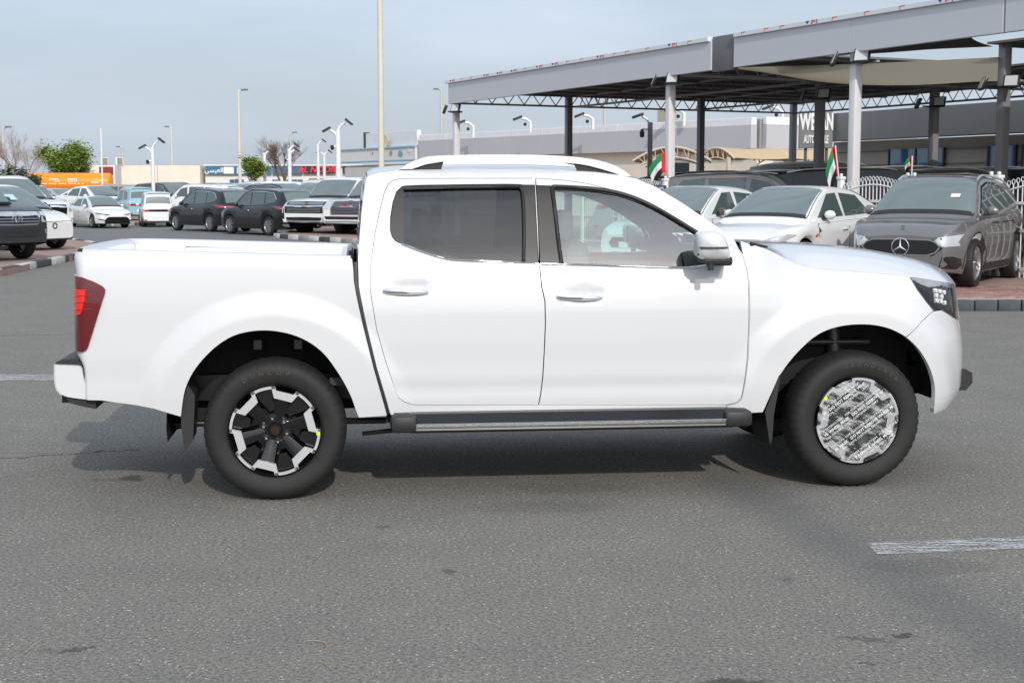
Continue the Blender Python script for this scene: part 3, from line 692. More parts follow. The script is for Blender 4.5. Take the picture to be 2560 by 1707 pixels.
def contour(prof, pts, front):
    res = []
    for px, py in pts:
        un = 3.95 if front else -1.12; q0, z = on_plane(px, py, .6)
        for _ in range(30):
            sf = Surf(prof, lambda _z: un, lambda _z: un)
            qs = [U1 + LN * k / 60 for k in range(61)] if front else [U2 - LT * k / 40 for k in range(41)]
            pp = [proj(tw(*sf.pos(q, z))) for q in qs]
            i = (max if front else min)(range(len(pp)), key=lambda k: pp[k][0])
            z += (pp[i][1] - py) / FP * 7.5; un += max(-.05, min(.05, (px - pp[i][0]) / FP * 7.5 / .9))
            if not front: un = min(un, U2 - .03)
        res.append((z, un))
    res.sort(); return res
def lerpf(tab):
    def f(z):
        if z <= tab[0][0]: return tab[0][1]
        for (a, b), (c, d) in zip(tab, tab[1:]):
            if z <= c: return b + (d - b) * (z - a) / max(1e-6, c - a)
        return tab[-1][1]
    return f
UN = lerpf(contour(P_FEN, Z3((1312, 331), (1325, 420), (1337, 540), (1352, 620), (1358, 700), (1356, 800), (1349, 900), (1328, 950), (1290, 1000), (1240, 1045), (1205, 1065)), True))
UR = lerpf(contour(P_BED, Z1((200, 160), (190, 175), (195, 215), (203, 285), (205, 400), (206, 550), (208, 690), (212, 740), (245, 800), (275, 870), (297, 930), (315, 985)), False))
SF_CAB, SF_BED, SF_FEN = Surf(P_CAB, UN, UR), Surf(P_BED, UN, UR), Surf(P_FEN, UN, UR, P_CAB)

def inside(p, poly):
    x, y = p; c = False; j = len(poly) - 1
    for i in range(len(poly)):
        xi, yi = poly[i]; xj, yj = poly[j]
        if (yi > y) != (yj > y) and x < (xj - xi) * (y - yi) / (yj - yi) + xi: c = not c
        j = i
    return c
def resamp(poly, d, closed=True):
    o = []; n = len(poly)
    for i in range(n if closed else n - 1):
        a, b = poly[i], poly[(i + 1) % n]; l = math.hypot(b[0] - a[0], b[1] - a[1]); k = max(1, round(l / d))
        for j in range(k): o.append((a[0] + (b[0] - a[0]) * j / k, a[1] + (b[1] - a[1]) * j / k))
    if not closed: o.append(poly[-1])
    return o
def smooth_line(pts, n=6):       # Catmull-Rom through the points
    o = []
    P = [pts[0]] + list(pts) + [pts[-1]]
    for i in range(1, len(P) - 2):
        a, b, c, d = P[i - 1], P[i], P[i + 1], P[i + 2]
        for k in range(n):
            t = k / n
            o.append(tuple(.5 * (2 * b[j] + (c[j] - a[j]) * t + (2 * a[j] - 5 * b[j] + 4 * c[j] - d[j]) * t * t + (3 * b[j] - a[j] - 3 * c[j] + d[j]) * t ** 3) for j in range(len(b))))
    o.append(tuple(pts[-1])); return o
def area2(p): return sum(p[i][0] * p[(i + 1) % len(p)][1] - p[(i + 1) % len(p)][0] * p[i][1] for i in range(len(p)))
def inset(poly, d):
    n = len(poly); sgn = 1 if area2(poly) > 0 else -1; o = []
    for i in range(n):
        a, b, c = Vector(poly[i - 1]), Vector(poly[i]), Vector(poly[(i + 1) % n])
        t1 = (b - a); t2 = (c - b)
        if t1.length < 1e-9 or t2.length < 1e-9: o.append(tuple(b)); continue
        t1.normalize(); t2.normalize()
        n1 = Vector((-t1.y, t1.x)) * sgn; n2 = Vector((-t2.y, t2.x)) * sgn
        m = n1 + n2; k = max(.5, m.length_squared / 2 / 1)
        o.append(tuple(b + m / m.length * d / max(.5, (m.length / 2)) if m.length > 1e-6 else b + n1 * d))
    return o
def patch(name, poly, surf, parent, material, holes=(), gap=.003, off=0., depth=.014, d=.045, mirror=True, dent=None, edge_d=.03):
    """A panel cut out of the body surface: outline in surface coordinates, turned-in edge, exact normals."""
    def run(poly, holes):
        loops = [resamp(poly, edge_d)] + [resamp(h, edge_d) for h in holes]
        pts = [p for l in loops for p in l]; eds = []; b = 0
        for l in loops:
            eds += [(b + i, b + (i + 1) % len(l)) for i in range(len(l))]; b += len(l)
        xs = [p[0] for p in loops[0]]; ys = [p[1] for p in loops[0]]
        bp = list(pts); cell = {}
        for p in bp: cell.setdefault((int(p[0] // d), int(p[1] // d)), []).append(p)
        j = 0; y = min(ys)
        while y < max(ys):
            x = min(xs) + (d / 2 if j % 2 else 0)
            while x < max(xs):
                p = (x, y)
                if inside(p, loops[0]) and not any(inside(p, h) for h in loops[1:]):
                    cx, cy = int(x // d), int(y // d)
                    if all((x - q[0]) ** 2 + (y - q[1]) ** 2 > (d * .5) ** 2 for ii in (-1, 0, 1) for jj in (-1, 0, 1) for q in cell.get((cx + ii, cy + jj), ())): pts.append(p)
                x += d
            y += d * .866; j += 1
        vo, eo, fo, ov, oe, of = geometry.delaunay_2d_cdt([Vector(p) for p in pts], eds, [], 0, 1e-7)
        fs = []
        for f in fo:
            c = sum((vo[i] for i in f), Vector((0, 0))) / len(f)
            if inside(c, loops[0]) and not any(inside(c, h) for h in loops[1:]):
                ar = area2([vo[i] for i in f])
                if abs(ar) < 4e-6: continue
                if ar < 0: f = f[::-1]
                fs.append(tuple(f))
        return vo, fs
    poly2 = inset(resamp(poly, edge_d), gap) if gap else poly
    vo, fs = run(poly2, [inset(resamp(h, edge_d), -gap) if gap else h for h in holes])
    V, Nn = [], []
    for p in vo:
        n = surf.nrm(p[0], p[1]); q = surf.pos(p[0], p[1])
        o_ = off - (dent(p[0], p[1]) if dent else 0)
        V.append(q + n * o_); Nn.append(n)
    if dent:      # numeric normals from the dented surface
        e = .006
        for i, p in enumerate(vo):
            def g(a, b): return surf.pos(a, b) + surf.nrm(a, b) * (off - dent(a, b))
            n = (g(p[0], p[1] + e) - g(p[0], p[1] - e)).cross(g(p[0] + e, p[1]) - g(p[0] - e, p[1])); n.normalize()
            if n.dot(Nn[i]) < 0: n = -n
            Nn[i] = n
    cnt = {}
    for f in fs:
        for i in range(3):
            a, b = f[i], f[(i + 1) % 3]; cnt[(a, b)] = cnt.get((a, b), 0) + 1
    rim = [(a, b) for (a, b) in cnt if (b, a) not in cnt] if depth > 0 else []
    VV = list(V); FF = list(fs); LNRM = [[Nn[i] for i in f] for f in fs]
    for a, b in rim:
        n0 = len(VV); VV += [V[a], V[b], V[b] - Nn[b] * depth, V[a] - Nn[a] * depth]
        FF.append((n0, n0 + 3, n0 + 2, n0 + 1))
        fn = (VV[n0 + 1] - VV[n0]).cross(Nn[a]); fn = fn.normalized() if fn.length else Nn[a]; LNRM.append([fn] * 4)
    def make(sy):
        me = bpy.data.meshes.new(name)
        vs = [(v.x, -v.y * sy, v.z) for v in VV]; fl = FF; ln = LNRM
        # local y = -v ; the near side keeps the winding that makes normals point outwards
        ff = []; nn = []
        for f, l in zip(fl, ln):
            ws = [Vector(vs[i]) for i in f]; gn = (ws[1] - ws[0]).cross(ws[2] - ws[0])
            l2 = [Vector((q.x, -q.y * sy, q.z)) for q in l]
            if gn.dot(l2[0]) < 0: ff.append(f[::-1]); nn += l2[::-1]
            else: ff.append(f); nn += l2
        me.from_pydata(vs, [], ff); me.materials.append(material); me.shade_smooth()
        me.normals_split_custom_set([tuple(x) for x in nn])
        me.update()
        return link(name, me, parent)
    o = make(1)
    if mirror: return o, make(-1)
    return o

truck = thing('pickup_truck', 'new white double cab pickup truck standing side-on in the middle of the road', 'pickup truck', tuple(TO), TH)
TW = mat('paint_truck_white', (.635, .635, .64), .3, coat=1., spec=.4)
def tb(mb, name, m, parent=truck, smooth=None): return mb.build(name, m, parent, smooth)
def Y(v): return -v           # lateral offset (towards the camera) -> local y

# ---- outlines read from the photograph (pixels) and put on the body surface
arch_r = smooth_line(Z1((790, 1080), (806, 960), (832, 880), (872, 810), (932, 738), (1000, 677), (1082, 628), (1170, 604), (1260, 597), (1350, 606), (1440, 631), (1522, 673), (1592, 731), (1652, 810), (1702, 890), (1742, 970), (1767, 1040), (1785, 1085)), 3)
bed_px = Z1((245, 155), (400, 157), (700, 164), (1000, 172), (1300, 180), (1600, 187), (1748, 192), (1756, 250), (1759, 320), (1773, 400), (1808, 560), (1868, 800), (1928, 1010), (1945, 1074)) + arch_r[::-1]
b_low = SF_BED.many(Z1((720, 1060), (640, 1035), (500, 1010), (400, 997), (345, 989)))
bed_poly = SF_BED.many(bed_px)
tail_q = U2 - LT
zt_bed = bed_poly[0][1]
tail = [(tail_q, b_low[-1][1] + .01 + (zt_bed - b_low[-1][1] - .03) * k / 12) for k in range(13)]
bed_poly = bed_poly + b_low + tail + [(U2 - .12, zt_bed)]
lamp_px = Z1((205, 285), (240, 297), (300, 320), (350, 345), (369, 365), (368, 385), (350, 440), (325, 520), (300, 600), (275, 680), (262, 705), (245, 716), (228, 714))
lamp = SF_BED.many(lamp_px)
lamp = [(max(p[0], tail_q), p[1]) for p in lamp]
zl0, zl1 = lamp[-1][1], lamp[0][1]
lamp_poly = lamp + [(tail_q, zl0 + (zl1 - zl0) * k / 6) for k in range(0, 7)]
def bed_dent(q, z):       # flat-topped shoulder line and the pressing above the arch
    return .004 * math.exp(-((z - .66) / .07) ** 2) * (1 - sstep(-.75, -.6, q))
patch('bed_side', bed_poly, SF_BED, truck, TW, gap=.002, dent=bed_dent, depth=.03, d=.021, edge_d=.022)
lampo = patch('taillight', lamp_poly, SF_BED, truck, mat('taillight_red', (.115, .004, .008), .06, coat=1.), gap=.001, off=.012, depth=.02, d=.03)
core = SF_BED.many(Z1((212, 365), (256, 368), (252, 420), (243, 480), (236, 503), (215, 512)))
core = core + [(tail_q + .01, core[-1][1]), (tail_q + .01, core[0][1])]
for i, s_ in enumerate((1, -1)):
    o = patch('lamp_core', core, SF_BED, lampo[i], mat('lamp_core_red', (.85, .015, .012), .2, coat=.6), gap=0, off=.0145, depth=.003, d=.03, mirror=True)
    bpy.data.objects.remove(o[1 - i])
for i in (0, 1):
    for yy in (400, 437, 476):
        a, b = SF_BED.inv(*Z1((206, yy))[0]), SF_BED.inv(*Z1((290, yy))[0])
        mb = MB(); pp = []
        for k in range(5):
            q = a[0] + (b[0] - a[0]) * k / 4; z = a[1] + (b[1] - a[1]) * k / 4
            p = SF_BED.pos(q, z) + SF_BED.nrm(q, z) * .017; pp.append((p.x, Y(p.y) * (1 if i == 0 else -1), p.z))
        mb.tube(pp, .0025, 5).build('lamp_rib', REDLAMP, lampo[i])

# ---- tailgate, bed inside
zb = zt_bed
wb = P_BED(zb) - .13
mb = MB(); rows = []
for k in range(13):
    z = b_low[-1][1] + .06 + (zb - b_low[-1][1] - .06) * k / 12
    rows.append([(UR(z) - .035 * (1 - (t / 10 - 1) ** 2) , Y(wb * (t / 10 - 1)), z) for t in range(21)])
mb.grid(rows)
top = rows[-1]
rows2 = [top, [(p[0] + .012, p[1], p[2] + .012) for p in top], [(UR(zb) + .06, p[1], zb + .010) for p in top], [(UR(zb) + .085, p[1], zb - .004) for p in top], [(UR(zb) + .085, p[1], .85) for p in top]]
mb.grid(rows2)
tb(mb, 'tailgate', TW, smooth=40)
UB0 = UR(zb) + .09; UB1 = SF_BED.inv(*Z1((1750, 200))[0])[0] - .03
BEDW = mat('bed_inner_white', (.74, .75, .75), .35)
tb(MB().box(((UB0 + UB1) / 2, 0, .96), (UB1 - UB0, 1.56, .03)), 'bed_floor', BEDW)
tb(MB().box((UB1 - .02, 0, 1.12), (.03, 1.5, .32)), 'bed_front_wall', BEDW)
for sy in (1, -1):
    mb = MB(); mb.box(((UB0 + UB1) / 2, Y(.79 * sy), 1.12), (UB1 - UB0, .02, .32))
    mb.cbox(((UB0 + UB1) / 2 + .1, Y(.755 * sy), 1.17), (UB1 - UB0 - .3, .06, .05), .01)
    mb.cbox((UB0 + .12, Y(.79 * sy), 1.19), (.36, .13, .22), .015)
    tb(mb, 'bed_wall', BEDW, smooth=40)
    # rounded cap that follows the sloping top edge of the bed side
    rows = []
    for k in range(25):
        t = k / 24; i0 = bed_poly[1]
        u = (UR(zb) + .04) + (UB1 + .02 - UR(zb) - .04) * t
        zz = None
        for a, b in zip(bed_poly[:6], bed_poly[1:7]):
            if a[0] <= u <= b[0]: zz = a[1] + (b[1] - a[1]) * (u - a[0]) / (b[0] - a[0])
        if zz is None: zz = bed_poly[0][1] if u < bed_poly[0][0] else bed_poly[6][1]
        w = P_BED(zz) - (.07 * (1 - sstep(-1.0, -.85, u)))
        rows.append([(u, Y(sy * (w - x)), zz + h - .002) for x, h in ((.0, -.004), (.008, .008), (.03, .014), (.06, .014), (.075, .008), (.078, -.03))])
    tb(MB().grid(rows), 'bed_rail_cap', TW, smooth=50)

# ---- cab
door_top_r = Z2((103, 830), (106, 700), (130, 520), (160, 380), (185, 280), (208, 230), (240, 206), (300, 199), (600, 197), (1057, 197))
mid = Z2((1057, 197), (1065, 300), (1075, 500), (1080, 690), (1094, 825)) + Z6((1112, 120), (1115, 250), (1108, 420), (1100, 560), (1090, 650), (1075, 722))
rear_b = Z6((380, 722), (335, 716), (300, 702), (270, 680), (240, 610), (190, 460), (140, 280), (110, 100))
front_top = Z2((1057, 197), (1200, 206), (1350, 226), (1500, 263), (1650, 322), (1800, 402), (1950, 492), (2060, 560))
front_fr = Z2((2130, 590), (2190, 580), (2225, 605), (2250, 640), (2275, 720)) + Z6((2285, 0), (2290, 150), (2287, 300), (2280, 450), (2265, 580), (2245, 680), (2220, 706), (2160, 721), (1075, 722))
rdoor = SF_CAB.many(door_top_r + mid + rear_b)
fdoor = SF_CAB.many(mid[::-1][:0] + front_top + front_fr + mid[::-1][1:-1])
rwin = SF_CAB.many(smooth_line(Z2((290, 246), (400, 239), (900, 233), (985, 238)), 2) + Z2((1052, 238), (1060, 400), (1070, 600), (1074, 683), (1000, 680), (800, 674), (600, 667), (500, 649), (400, 618), (290, 576), (252, 560), (232, 535), (222, 500), (222, 430), (236, 340), (258, 275)))
fwin = SF_CAB.many(Z2((1064, 240), (1150, 243), (1400, 255), (1560, 286), (1700, 336), (1830, 406), (1950, 480), (2010, 526), (2050, 575), (2080, 640), (2080, 700), (1900, 710), (1600, 702), (1220, 690), (1086, 686), (1082, 600), (1072, 400)))
def scoop(cx, cz):
    def f(q, z): return .016 * math.exp(-(((q - cx) / .10) ** 2 + ((z - cz) / .042) ** 2) ** 2)
    return f
def crease(q, z): return .008 * math.exp(-((z - .58) / .045) ** 2)
hr = SF_CAB.inv(*Z6((320, 62))[0]); hf = SF_CAB.inv(*Z6((1320, 95))[0])
sr, sf_ = scoop(hr[0] + .02, hr[1] + .012), scoop(hf[0] + .02, hf[1] + .012)
rd = patch('rear_door', rdoor, SF_CAB, truck, TW, holes=[rwin], dent=lambda q, z: sr(q, z) + crease(q, z), d=.035, gap=.0028)
fd = patch('front_door', fdoor, SF_CAB, truck, TW, holes=[fwin], dent=lambda q, z: sf_(q, z) + crease(q, z), d=.035, gap=.0028)
FRAMEM = mat('pillar_black', (.020, .019, .018), .40, spec=.3)
rglass = SF_CAB.many(Z2((300, 262), (600, 256), (968, 254), (976, 300), (982, 480), (979, 672), (800, 667), (640, 659), (500, 631), (400, 603), (300, 569), (297, 420)))
fglass = SF_CAB.many(Z2((1170, 262), (1280, 264), (1400, 272), (1550, 300), (1680, 346), (1800, 406), (1900, 466), (1988, 524), (2030, 590), (2055, 694), (1980, 704), (1880, 706), (1600, 697), (1222, 685), (1205, 590), (1190, 470)))
GL_R = glass('privacy_glass', (.20, .225, .23), 0, 1.62); GL_F = glass('clear_glass', (.70, .88, .81), 0, 2.2)
for i in (0, 1):
    for nm, outer, inner, dr, gm in (('rear_window', rwin, rglass, rd, GL_R), ('front_window', fwin, fglass, fd, GL_F)):
        fo = patch('window_frame', outer, SF_CAB, dr[i], FRAMEM, holes=[inner], gap=.0005, off=-.004, depth=.02, d=.05)
        bpy.data.objects.remove(fo[1 - i])
        go = patch(nm, inner, SF_CAB, dr[i], gm, gap=-.004, off=-.011, depth=0, d=.06)
        bpy.data.objects.remove(go[1 - i])
def strip(name, px, surf, parents, r, m, off=.004):
    line = smooth_line(surf.many(px), 4)
    for i, par in enumerate(parents):
        sy = 1 if i == 0 else -1
        pp = []
        for q, z in line:
            p = surf.pos(q, z) + surf.nrm(q, z) * off; pp.append((p.x, Y(p.y) * sy, p.z))
        tb(MB().tube(pp, r, 6), name, m, par, 60)
strip('chrome_strip', Z2((285, 577), (400, 621), (500, 652), (600, 671), (800, 678), (1000, 686), (1070, 690)), SF_CAB, rd, .0065, CHROME)
strip('chrome_strip', Z2((1088, 692), (1400, 700), (1700, 709), (1900, 714), (1985, 708), (2040, 700)), SF_CAB, fd, .0065, CHROME)
strip('window_seal', Z2((297, 258), (600, 252), (940, 248), (972, 256), (984, 300), (992, 480), (990, 676)), SF_CAB, rd, .009, RUBBER, .002)
strip('window_seal', Z2((1208, 686), (1190, 560), (1170, 380), (1155, 275), (1160, 252), (1185, 247), (1400, 260), (1555, 288), (1690, 338), (1820, 408), (1990, 512)), SF_CAB, fd, .011, RUBBER, .002)

roof_line = Z2((88, 192), (110, 178), (150, 165), (250, 154), (400, 149), (700, 144), (1000, 144), (1200, 150), (1400, 163), (1540, 180), (1640, 200), (1750, 248), (1900, 338), (2050, 440), (2150, 512), (2205, 556))
cab_rear = Z2((80, 210), (70, 270), (55, 400), (42, 560), (36, 660)) + Z1((1786, 345), (1795, 400), (1826, 550), (1886, 800), (1945, 1000), (1962, 1062), (1985, 1086))
sill = Z6((240, 766), (700, 766), (1400, 766), (2148, 766))
fen_edge = Z6((2158, 722), (2222, 708)) + Z6((2247, 682), (2267, 580), (2283, 450), (2290, 300), (2293, 150), (2288, 0)) + Z2((2278, 720), (2253, 638), (2226, 600))
cab_poly = SF_CAB.many(roof_line + fen_edge[::-1] + sill[::-1] + cab_rear[::-1])
doors_hole = SF_CAB.many(door_top_r + front_top[1:] + front_fr[:-1] + rear_b)
patch('cab_side', cab_poly, SF_CAB, truck, TW, holes=[doors_hole], gap=.0, d=.04, depth=.03)
# dark backing added so no light leaks through the shut lines, window openings free
jamb = patch('jamb_backing', inset(resamp(doors_hole, .03), -.03), SF_CAB, truck, LINER, holes=[inset(resamp(rwin, .03), -.012), inset(resamp(fwin, .03), -.012)], gap=0, off=-.03, depth=.03, d=.08)
# handles
for i in (0, 1):
    sy = 1 if i == 0 else -1
    for (x0, x1, yc, dr) in ((178, 440, 62, rd), (1180, 1443, 95, fd)):
        rows = []
        for k in range(15):
            t = k / 14; q, z = SF_CAB.inv(*Z6((x0 + (x1 - x0) * t, yc + 7 * t))[0])
            h = .0155 * (1 - .5 * max(0, t - .55) / .45) * (1 if 0 < k < 14 else .5); bul = .030 * (math.sin(math.pi * min(1, max(.06, t * .94 + .03))) ** .4)
            p = SF_CAB.pos(q, z); n = SF_CAB.nrm(q, z)
            rows.append([(p.x, Y(p.y + bul * c) * sy, p.z + h * s) for c, s in ((.1, -1), (.7, -1), (1, -.6), (1.04, .2), (.8, 1), (.1, 1))])
        hb = tb(MB().grid(rows).add(rows[0], [(0, 1, 2, 3, 4, 5)]).add(rows[-1], [(0, 1, 2, 3, 4, 5)]), 'handle', CHROME, dr[i], 50)
        hb['label'] = 'chrome door handle'
# mirror
def mirror_part(sy):
    q0, z0 = on_plane(*Z2((2060, 590))[0], 1.02)
    mroot = None
    rows = []
    N_ = 16
    x0, _ = on_plane(*Z2((1976, 590))[0], 1.02); x1, _ = on_plane(*Z2((2162, 590))[0], 1.02)
    _, zt = on_plane(*Z2((2070, 500))[0], 1.02); _, zb_ = on_plane(*Z2((2070, 672))[0], 1.02)
    cu, cz = (x0 + x1) / 2, (zt + zb_) / 2; hu, hz = (x1 - x0) / 2, (zt - zb_) / 2
    for k in range(13):
        t = k / 12; f = 1.0 - .97 * abs(2 * t - 1) ** 3.2
        v = .90 + .22 * t
        ring = []
        for j in range(28):
            a = 2 * math.pi * j / 28; ca, sa = math.cos(a), math.sin(a)
            e = 2 / 3.4
            x = hu * f ** .5 * math.copysign(abs(ca) ** e, ca); z = hz * f ** .5 * math.copysign(abs(sa) ** e, sa)
            x -= .03 * (z / hz) * (1 if x > 0 else .2); 
            ring.append((cu + x, Y(v * sy), cz + z))
        rows.append(ring)
    m = tb(MB().grid(rows, True).add(rows[-1], [tuple(range(28))]).add(rows[0], [tuple(range(28))]), 'mirror', TW, fd[0 if sy == 1 else 1], 60)
    tb(MB().cbox((cu + .02, Y(1.0 * sy), zb_ - .0), (hu * 1.6, .15, .028), .012), 'mirror_base', PLASTIC, fd[0 if sy == 1 else 1], 40)
    tb(MB().cbox((cu + hu * .75, Y(.93 * sy), zb_ - .005), (.12, .16, .05), .015), 'mirror_arm', PLASTIC, fd[0 if sy == 1 else 1], 40)
    _, zs = on_plane(*Z2((2070, 597))[0], 1.06)
    pp = []
    for k in range(17):
        xr = -.86 + 1.72 * k / 16; zr_ = (zs - cz) / hz; rho = (abs(xr) ** 3.4 + abs(zr_) ** 3.4) ** (1 / 3.4); f = min(.999, rho * rho)
        t = (1 + ((1 - f) / .97) ** (1 / 3.2)) / 2
        pp.append((cu + hu * xr, Y((.90 + .22 * min(1, t) + .002) * sy), zs))
    tb(MB().tube(pp, .006, 6), 'mirror_indicator', mat('smoked_lamp', (.05, .05, .055), .1, coat=1.), fd[0 if sy == 1 else 1], 40)
    tb(MB().cbox((cu - hu * .84, Y(1.0 * sy), cz), (.010, .13, hz * 1.3), .004), 'mirror_glass', GLOSSB, fd[0 if sy == 1 else 1], 40)
    tb(MB().lathe([(0, -.02), (.017, -.02), (.017, .02), (0, .022)], 12, 'Z', (cu - .01, Y(1.06 * sy), zb_ - .03)), 'mirror_camera', PLASTIC, fd[0 if sy == 1 else 1], 40)
mirror_part(1); mirror_part(-1)

# ---- roof, windscreen, rear cab wall
rl = smooth_line(SF_CAB.many(roof_line), 4)
rl3 = [SF_CAB.pos(q, z) for q, z in rl]
i_ws = min(range(len(rl)), key=lambda i: abs(rl3[i].x - SF_CAB.pos(*SF_CAB.inv(*Z2((1600, 192))[0])).x))
def loft_top(line, crown, name, m, fwd=0., sm=50):
    rows = [[(p.x + fwd * (1 - t * t), Y(p.y * t), p.z + crown * (1 - t ** 2)) for t in [x / 12 for x in range(-12, 13)]] for p in line]
    return tb(MB().grid(rows), name, m, truck, sm)
loft_top(rl3[:i_ws + 1], .035, 'roof', TW)
GLW = glass('windscreen_glass', (.62, .74, .70))
rows = []
ws = rl3[i_ws:]
loft_top([Vector((p.x - .01, p.y - .01, p.z - .01)) for p in ws], .02, 'windscreen', GLW, .10)
cr = [SF_CAB.pos(*s_) for s_ in SF_CAB.many(Z2((88, 192)) + cab_rear[:4])] + [SF_CAB.pos(SF_CAB.inv(*cab_rear[5])[0], .9), SF_CAB.pos(SF_CAB.inv(*cab_rear[8])[0], .6)]
mb = MB(); mb.grid([[(p.x - .015 * (1 - t * t), Y(p.y * t), p.z + .03 * (1 - t * t) * (1 if k == 0 else 0)) for t in [x / 10 for x in range(-10, 11)]] for k, p in enumerate(cr)])
tb(mb, 'cab_rear_wall', TW, smooth=50)
tb(MB().grid([[(cr[1].x - .03 - .02 * k + .0, Y(.52 * t), 1.58 - .33 * k) for t in (-1, -.5, 0, .5, 1)] for k in (0, 1)]), 'rear_screen', GLOSSB)
# rubber strip in the gap between bed and cab
gl = smooth_line(SF_BED.many(Z1((1768, 215), (1768, 330), (1786, 420), (1820, 560), (1880, 800), (1940, 1010), (1952, 1062))), 4)
for sy in (1, -1):
    rows = []
    for q, z in gl:
        p = SF_CAB.pos(q, z); rows.append([(p.x - .012, Y((p.y - .05) * sy), p.z), (p.x - .014, Y((p.y - .006) * sy), p.z), (p.x, Y((p.y - .001) * sy), p.z), (p.x + .014, Y((p.y - .006) * sy), p.z), (p.x + .016, Y((p.y - .05) * sy), p.z)])
    tb(MB().grid(rows), 'gap_seal', PLASTIC, smooth=50)
    tb(MB().box((rows[-1][2][0] - .012, Y((P_CAB(.45) + .0) * sy), gl[-1][1] + .02), (.05, .03, .05)), 'gap_clip', PLASTIC)

# ---- front fender, bumper, hood, headlights
arch_f = smooth_line(Z3((1192, 1066), (1203, 960), (1196, 880), (1166, 790), (1112, 702), (1042, 636), (960, 591), (870, 568), (780, 563), (690, 571), (600, 595), (520, 640), (440, 714), (380, 784), (342, 838)), 3)
i_sp = min(range(len(arch_f)), key=lambda i: abs(arch_f[i][0] - Z3((1042, 636))[0][0]))
gapl = Z3((112, 92), (165, 112), (220, 128), (285, 152), (350, 185), (420, 220), (500, 245), (580, 256), (700, 263), (850, 273), (1000, 288), (1060, 296))
split = Z3((1042, 634), (1090, 590), (1130, 545), (1195, 487))
hl_low = Z3((1195, 485), (1150, 430), (1105, 370), (1060, 300))
fen_poly = SF_FEN.many(gapl + hl_low[::-1][1:] + split[::-1][1:] + arch_f[i_sp + 1:]) + SF_FEN.many(Z3((330, 852), (285, 955), (240, 1055))) + [ (SF_CAB.inv(*p)[0], SF_CAB.inv(*p)[1]) for p in Z6((2310, 766), (2152, 766))] + SF_FEN.many(fen_edge[:-1])
patch('front_fender', fen_poly, SF_FEN, truck, TW, d=.021, gap=.002, depth=.025, edge_d=.022)
QE = U1 + LN
def QF(k): return U1 + LN * k
bump_lo = SF_FEN.inv(*Z3((1192, 1064))[0])
hl_bot = SF_FEN.many(Z3((1240, 482), (1300, 520), (1333, 541)))
zb_lo = bump_lo[1]; zb_hi = hl_bot[-1][1]
bump_poly = SF_FEN.many(arch_f[:i_sp + 1]) + SF_FEN.many(split[1:]) + hl_bot + [(QF(.78), zb_hi - .01), (QF(.82), zb_hi - .06), (QF(.84), zb_hi - .2), (QF(.88), zb_hi - .3), (QF(.999), zb_hi - .3), (QF(.999), zb_lo + .03), (QF(.8), zb_lo + .01), (QF(.6), zb_lo)]
patch('front_bumper', bump_poly, SF_FEN, truck, TW, d=.022, edge_d=.022, gap=.002, depth=.025)
gz0, gz1 = zb_hi - .3, SF_FEN.inv(*Z3((1312, 333))[0])[1]
patch('grille', [(QF(.72), gz1 - .01), (QF(.999), gz1 - .01), (QF(.999), gz0 - .02), (QF(.86), gz0 - .02), (QF(.81), zb_hi - .1)], SF_FEN, truck, GLOSSB, gap=0, off=-.02, d=.04)
hl = SF_FEN.many(Z3((1060, 297), (1100, 301), (1150, 308), (1200, 316), (1260, 326), (1306, 334)))
hl_poly = hl + [(QF(.74), hl[-1][1] - .004), (QF(.76), zb_hi + .03), (QF(.74), zb_hi)] + hl_bot[::-1] + SF_FEN.many(hl_low[:-1])
HB = patch('headlight', hl_poly, SF_FEN, truck, mat('headlight_bowl', (.02, .021, .023), .22, .2), gap=.001, off=-.012, d=.03, depth=.02)
for i in (0, 1):
    c_ = patch('lamp_lens', hl_poly, SF_FEN, HB[i], glass('lamp_lens_glass', (.8, .82, .84)), gap=.002, off=.004, d=.03, depth=.012)
    bpy.data.objects.remove(c_[1 - i])
    sy = 1 if i == 0 else -1
    for (x, y, w) in ((1205, 372, 1), (1228, 376, 1), (1252, 382, 1), (1210, 400, 1), (1240, 407, .9), (1212, 428, 1), (1235, 432, 1), (1256, 440, .9)):
        q, z = SF_FEN.inv(*Z3((x, y))[0]); p = SF_FEN.pos(q, z); n = SF_FEN.nrm(q, z)
        c = p + n * -.004
        tb(MB().cbox((c.x, Y(c.y * sy), c.z), (.030 * w, .02, .025), .005), 'led_block', mat('led_white', (.62, .62, .61), .3), HB[i], 40)
    a = SF_FEN.many(Z3((1090, 312), (1150, 318), (1240, 332)))
    pl = patch('daylight_strip', a + SF_FEN.many(Z3((1235, 346), (1170, 350), (1130, 335))), SF_FEN, HB[i], LAMPGLASS, gap=0, off=-.006, d=.03, depth=.004)
    bpy.data.objects.remove(pl[1 - i])
# hood
hb = [SF_FEN.pos(q, z) for q, z in smooth_line(SF_FEN.many(gapl[1:] + Z3((1100, 301), (1200, 316), (1270, 327), (1306, 334))), 3)]
zend = hb[-1].z; qend = SF_FEN.inv(*Z3((1306, 334))[0])[0]
hb += [SF_FEN.pos(qend + (QE - .02 - qend) * k / 8, zend - .0 * k) for k in range(1, 9)]
hb = [p for i, p in enumerate(hb) if i == 0 or p.x > hb[i - 1].x - .0]
hcon = Z3((112, 86), (165, 87), (250, 92), (500, 108), (700, 125), (900, 155), (1050, 185), (1150, 215), (1230, 250), (1285, 285), (1306, 308), (1313, 331))
def hood_prof(t): return (1 - abs(t) ** 2.6)
def con_y(x):
    for (a, b), (c, d) in zip(hcon, hcon[1:]):
        if a <= x <= c: return b + (d - b) * (x - a) / (c - a)
    return hcon[0][1] if x < hcon[0][0] else hcon[-1][1]
rows = []
crs = []
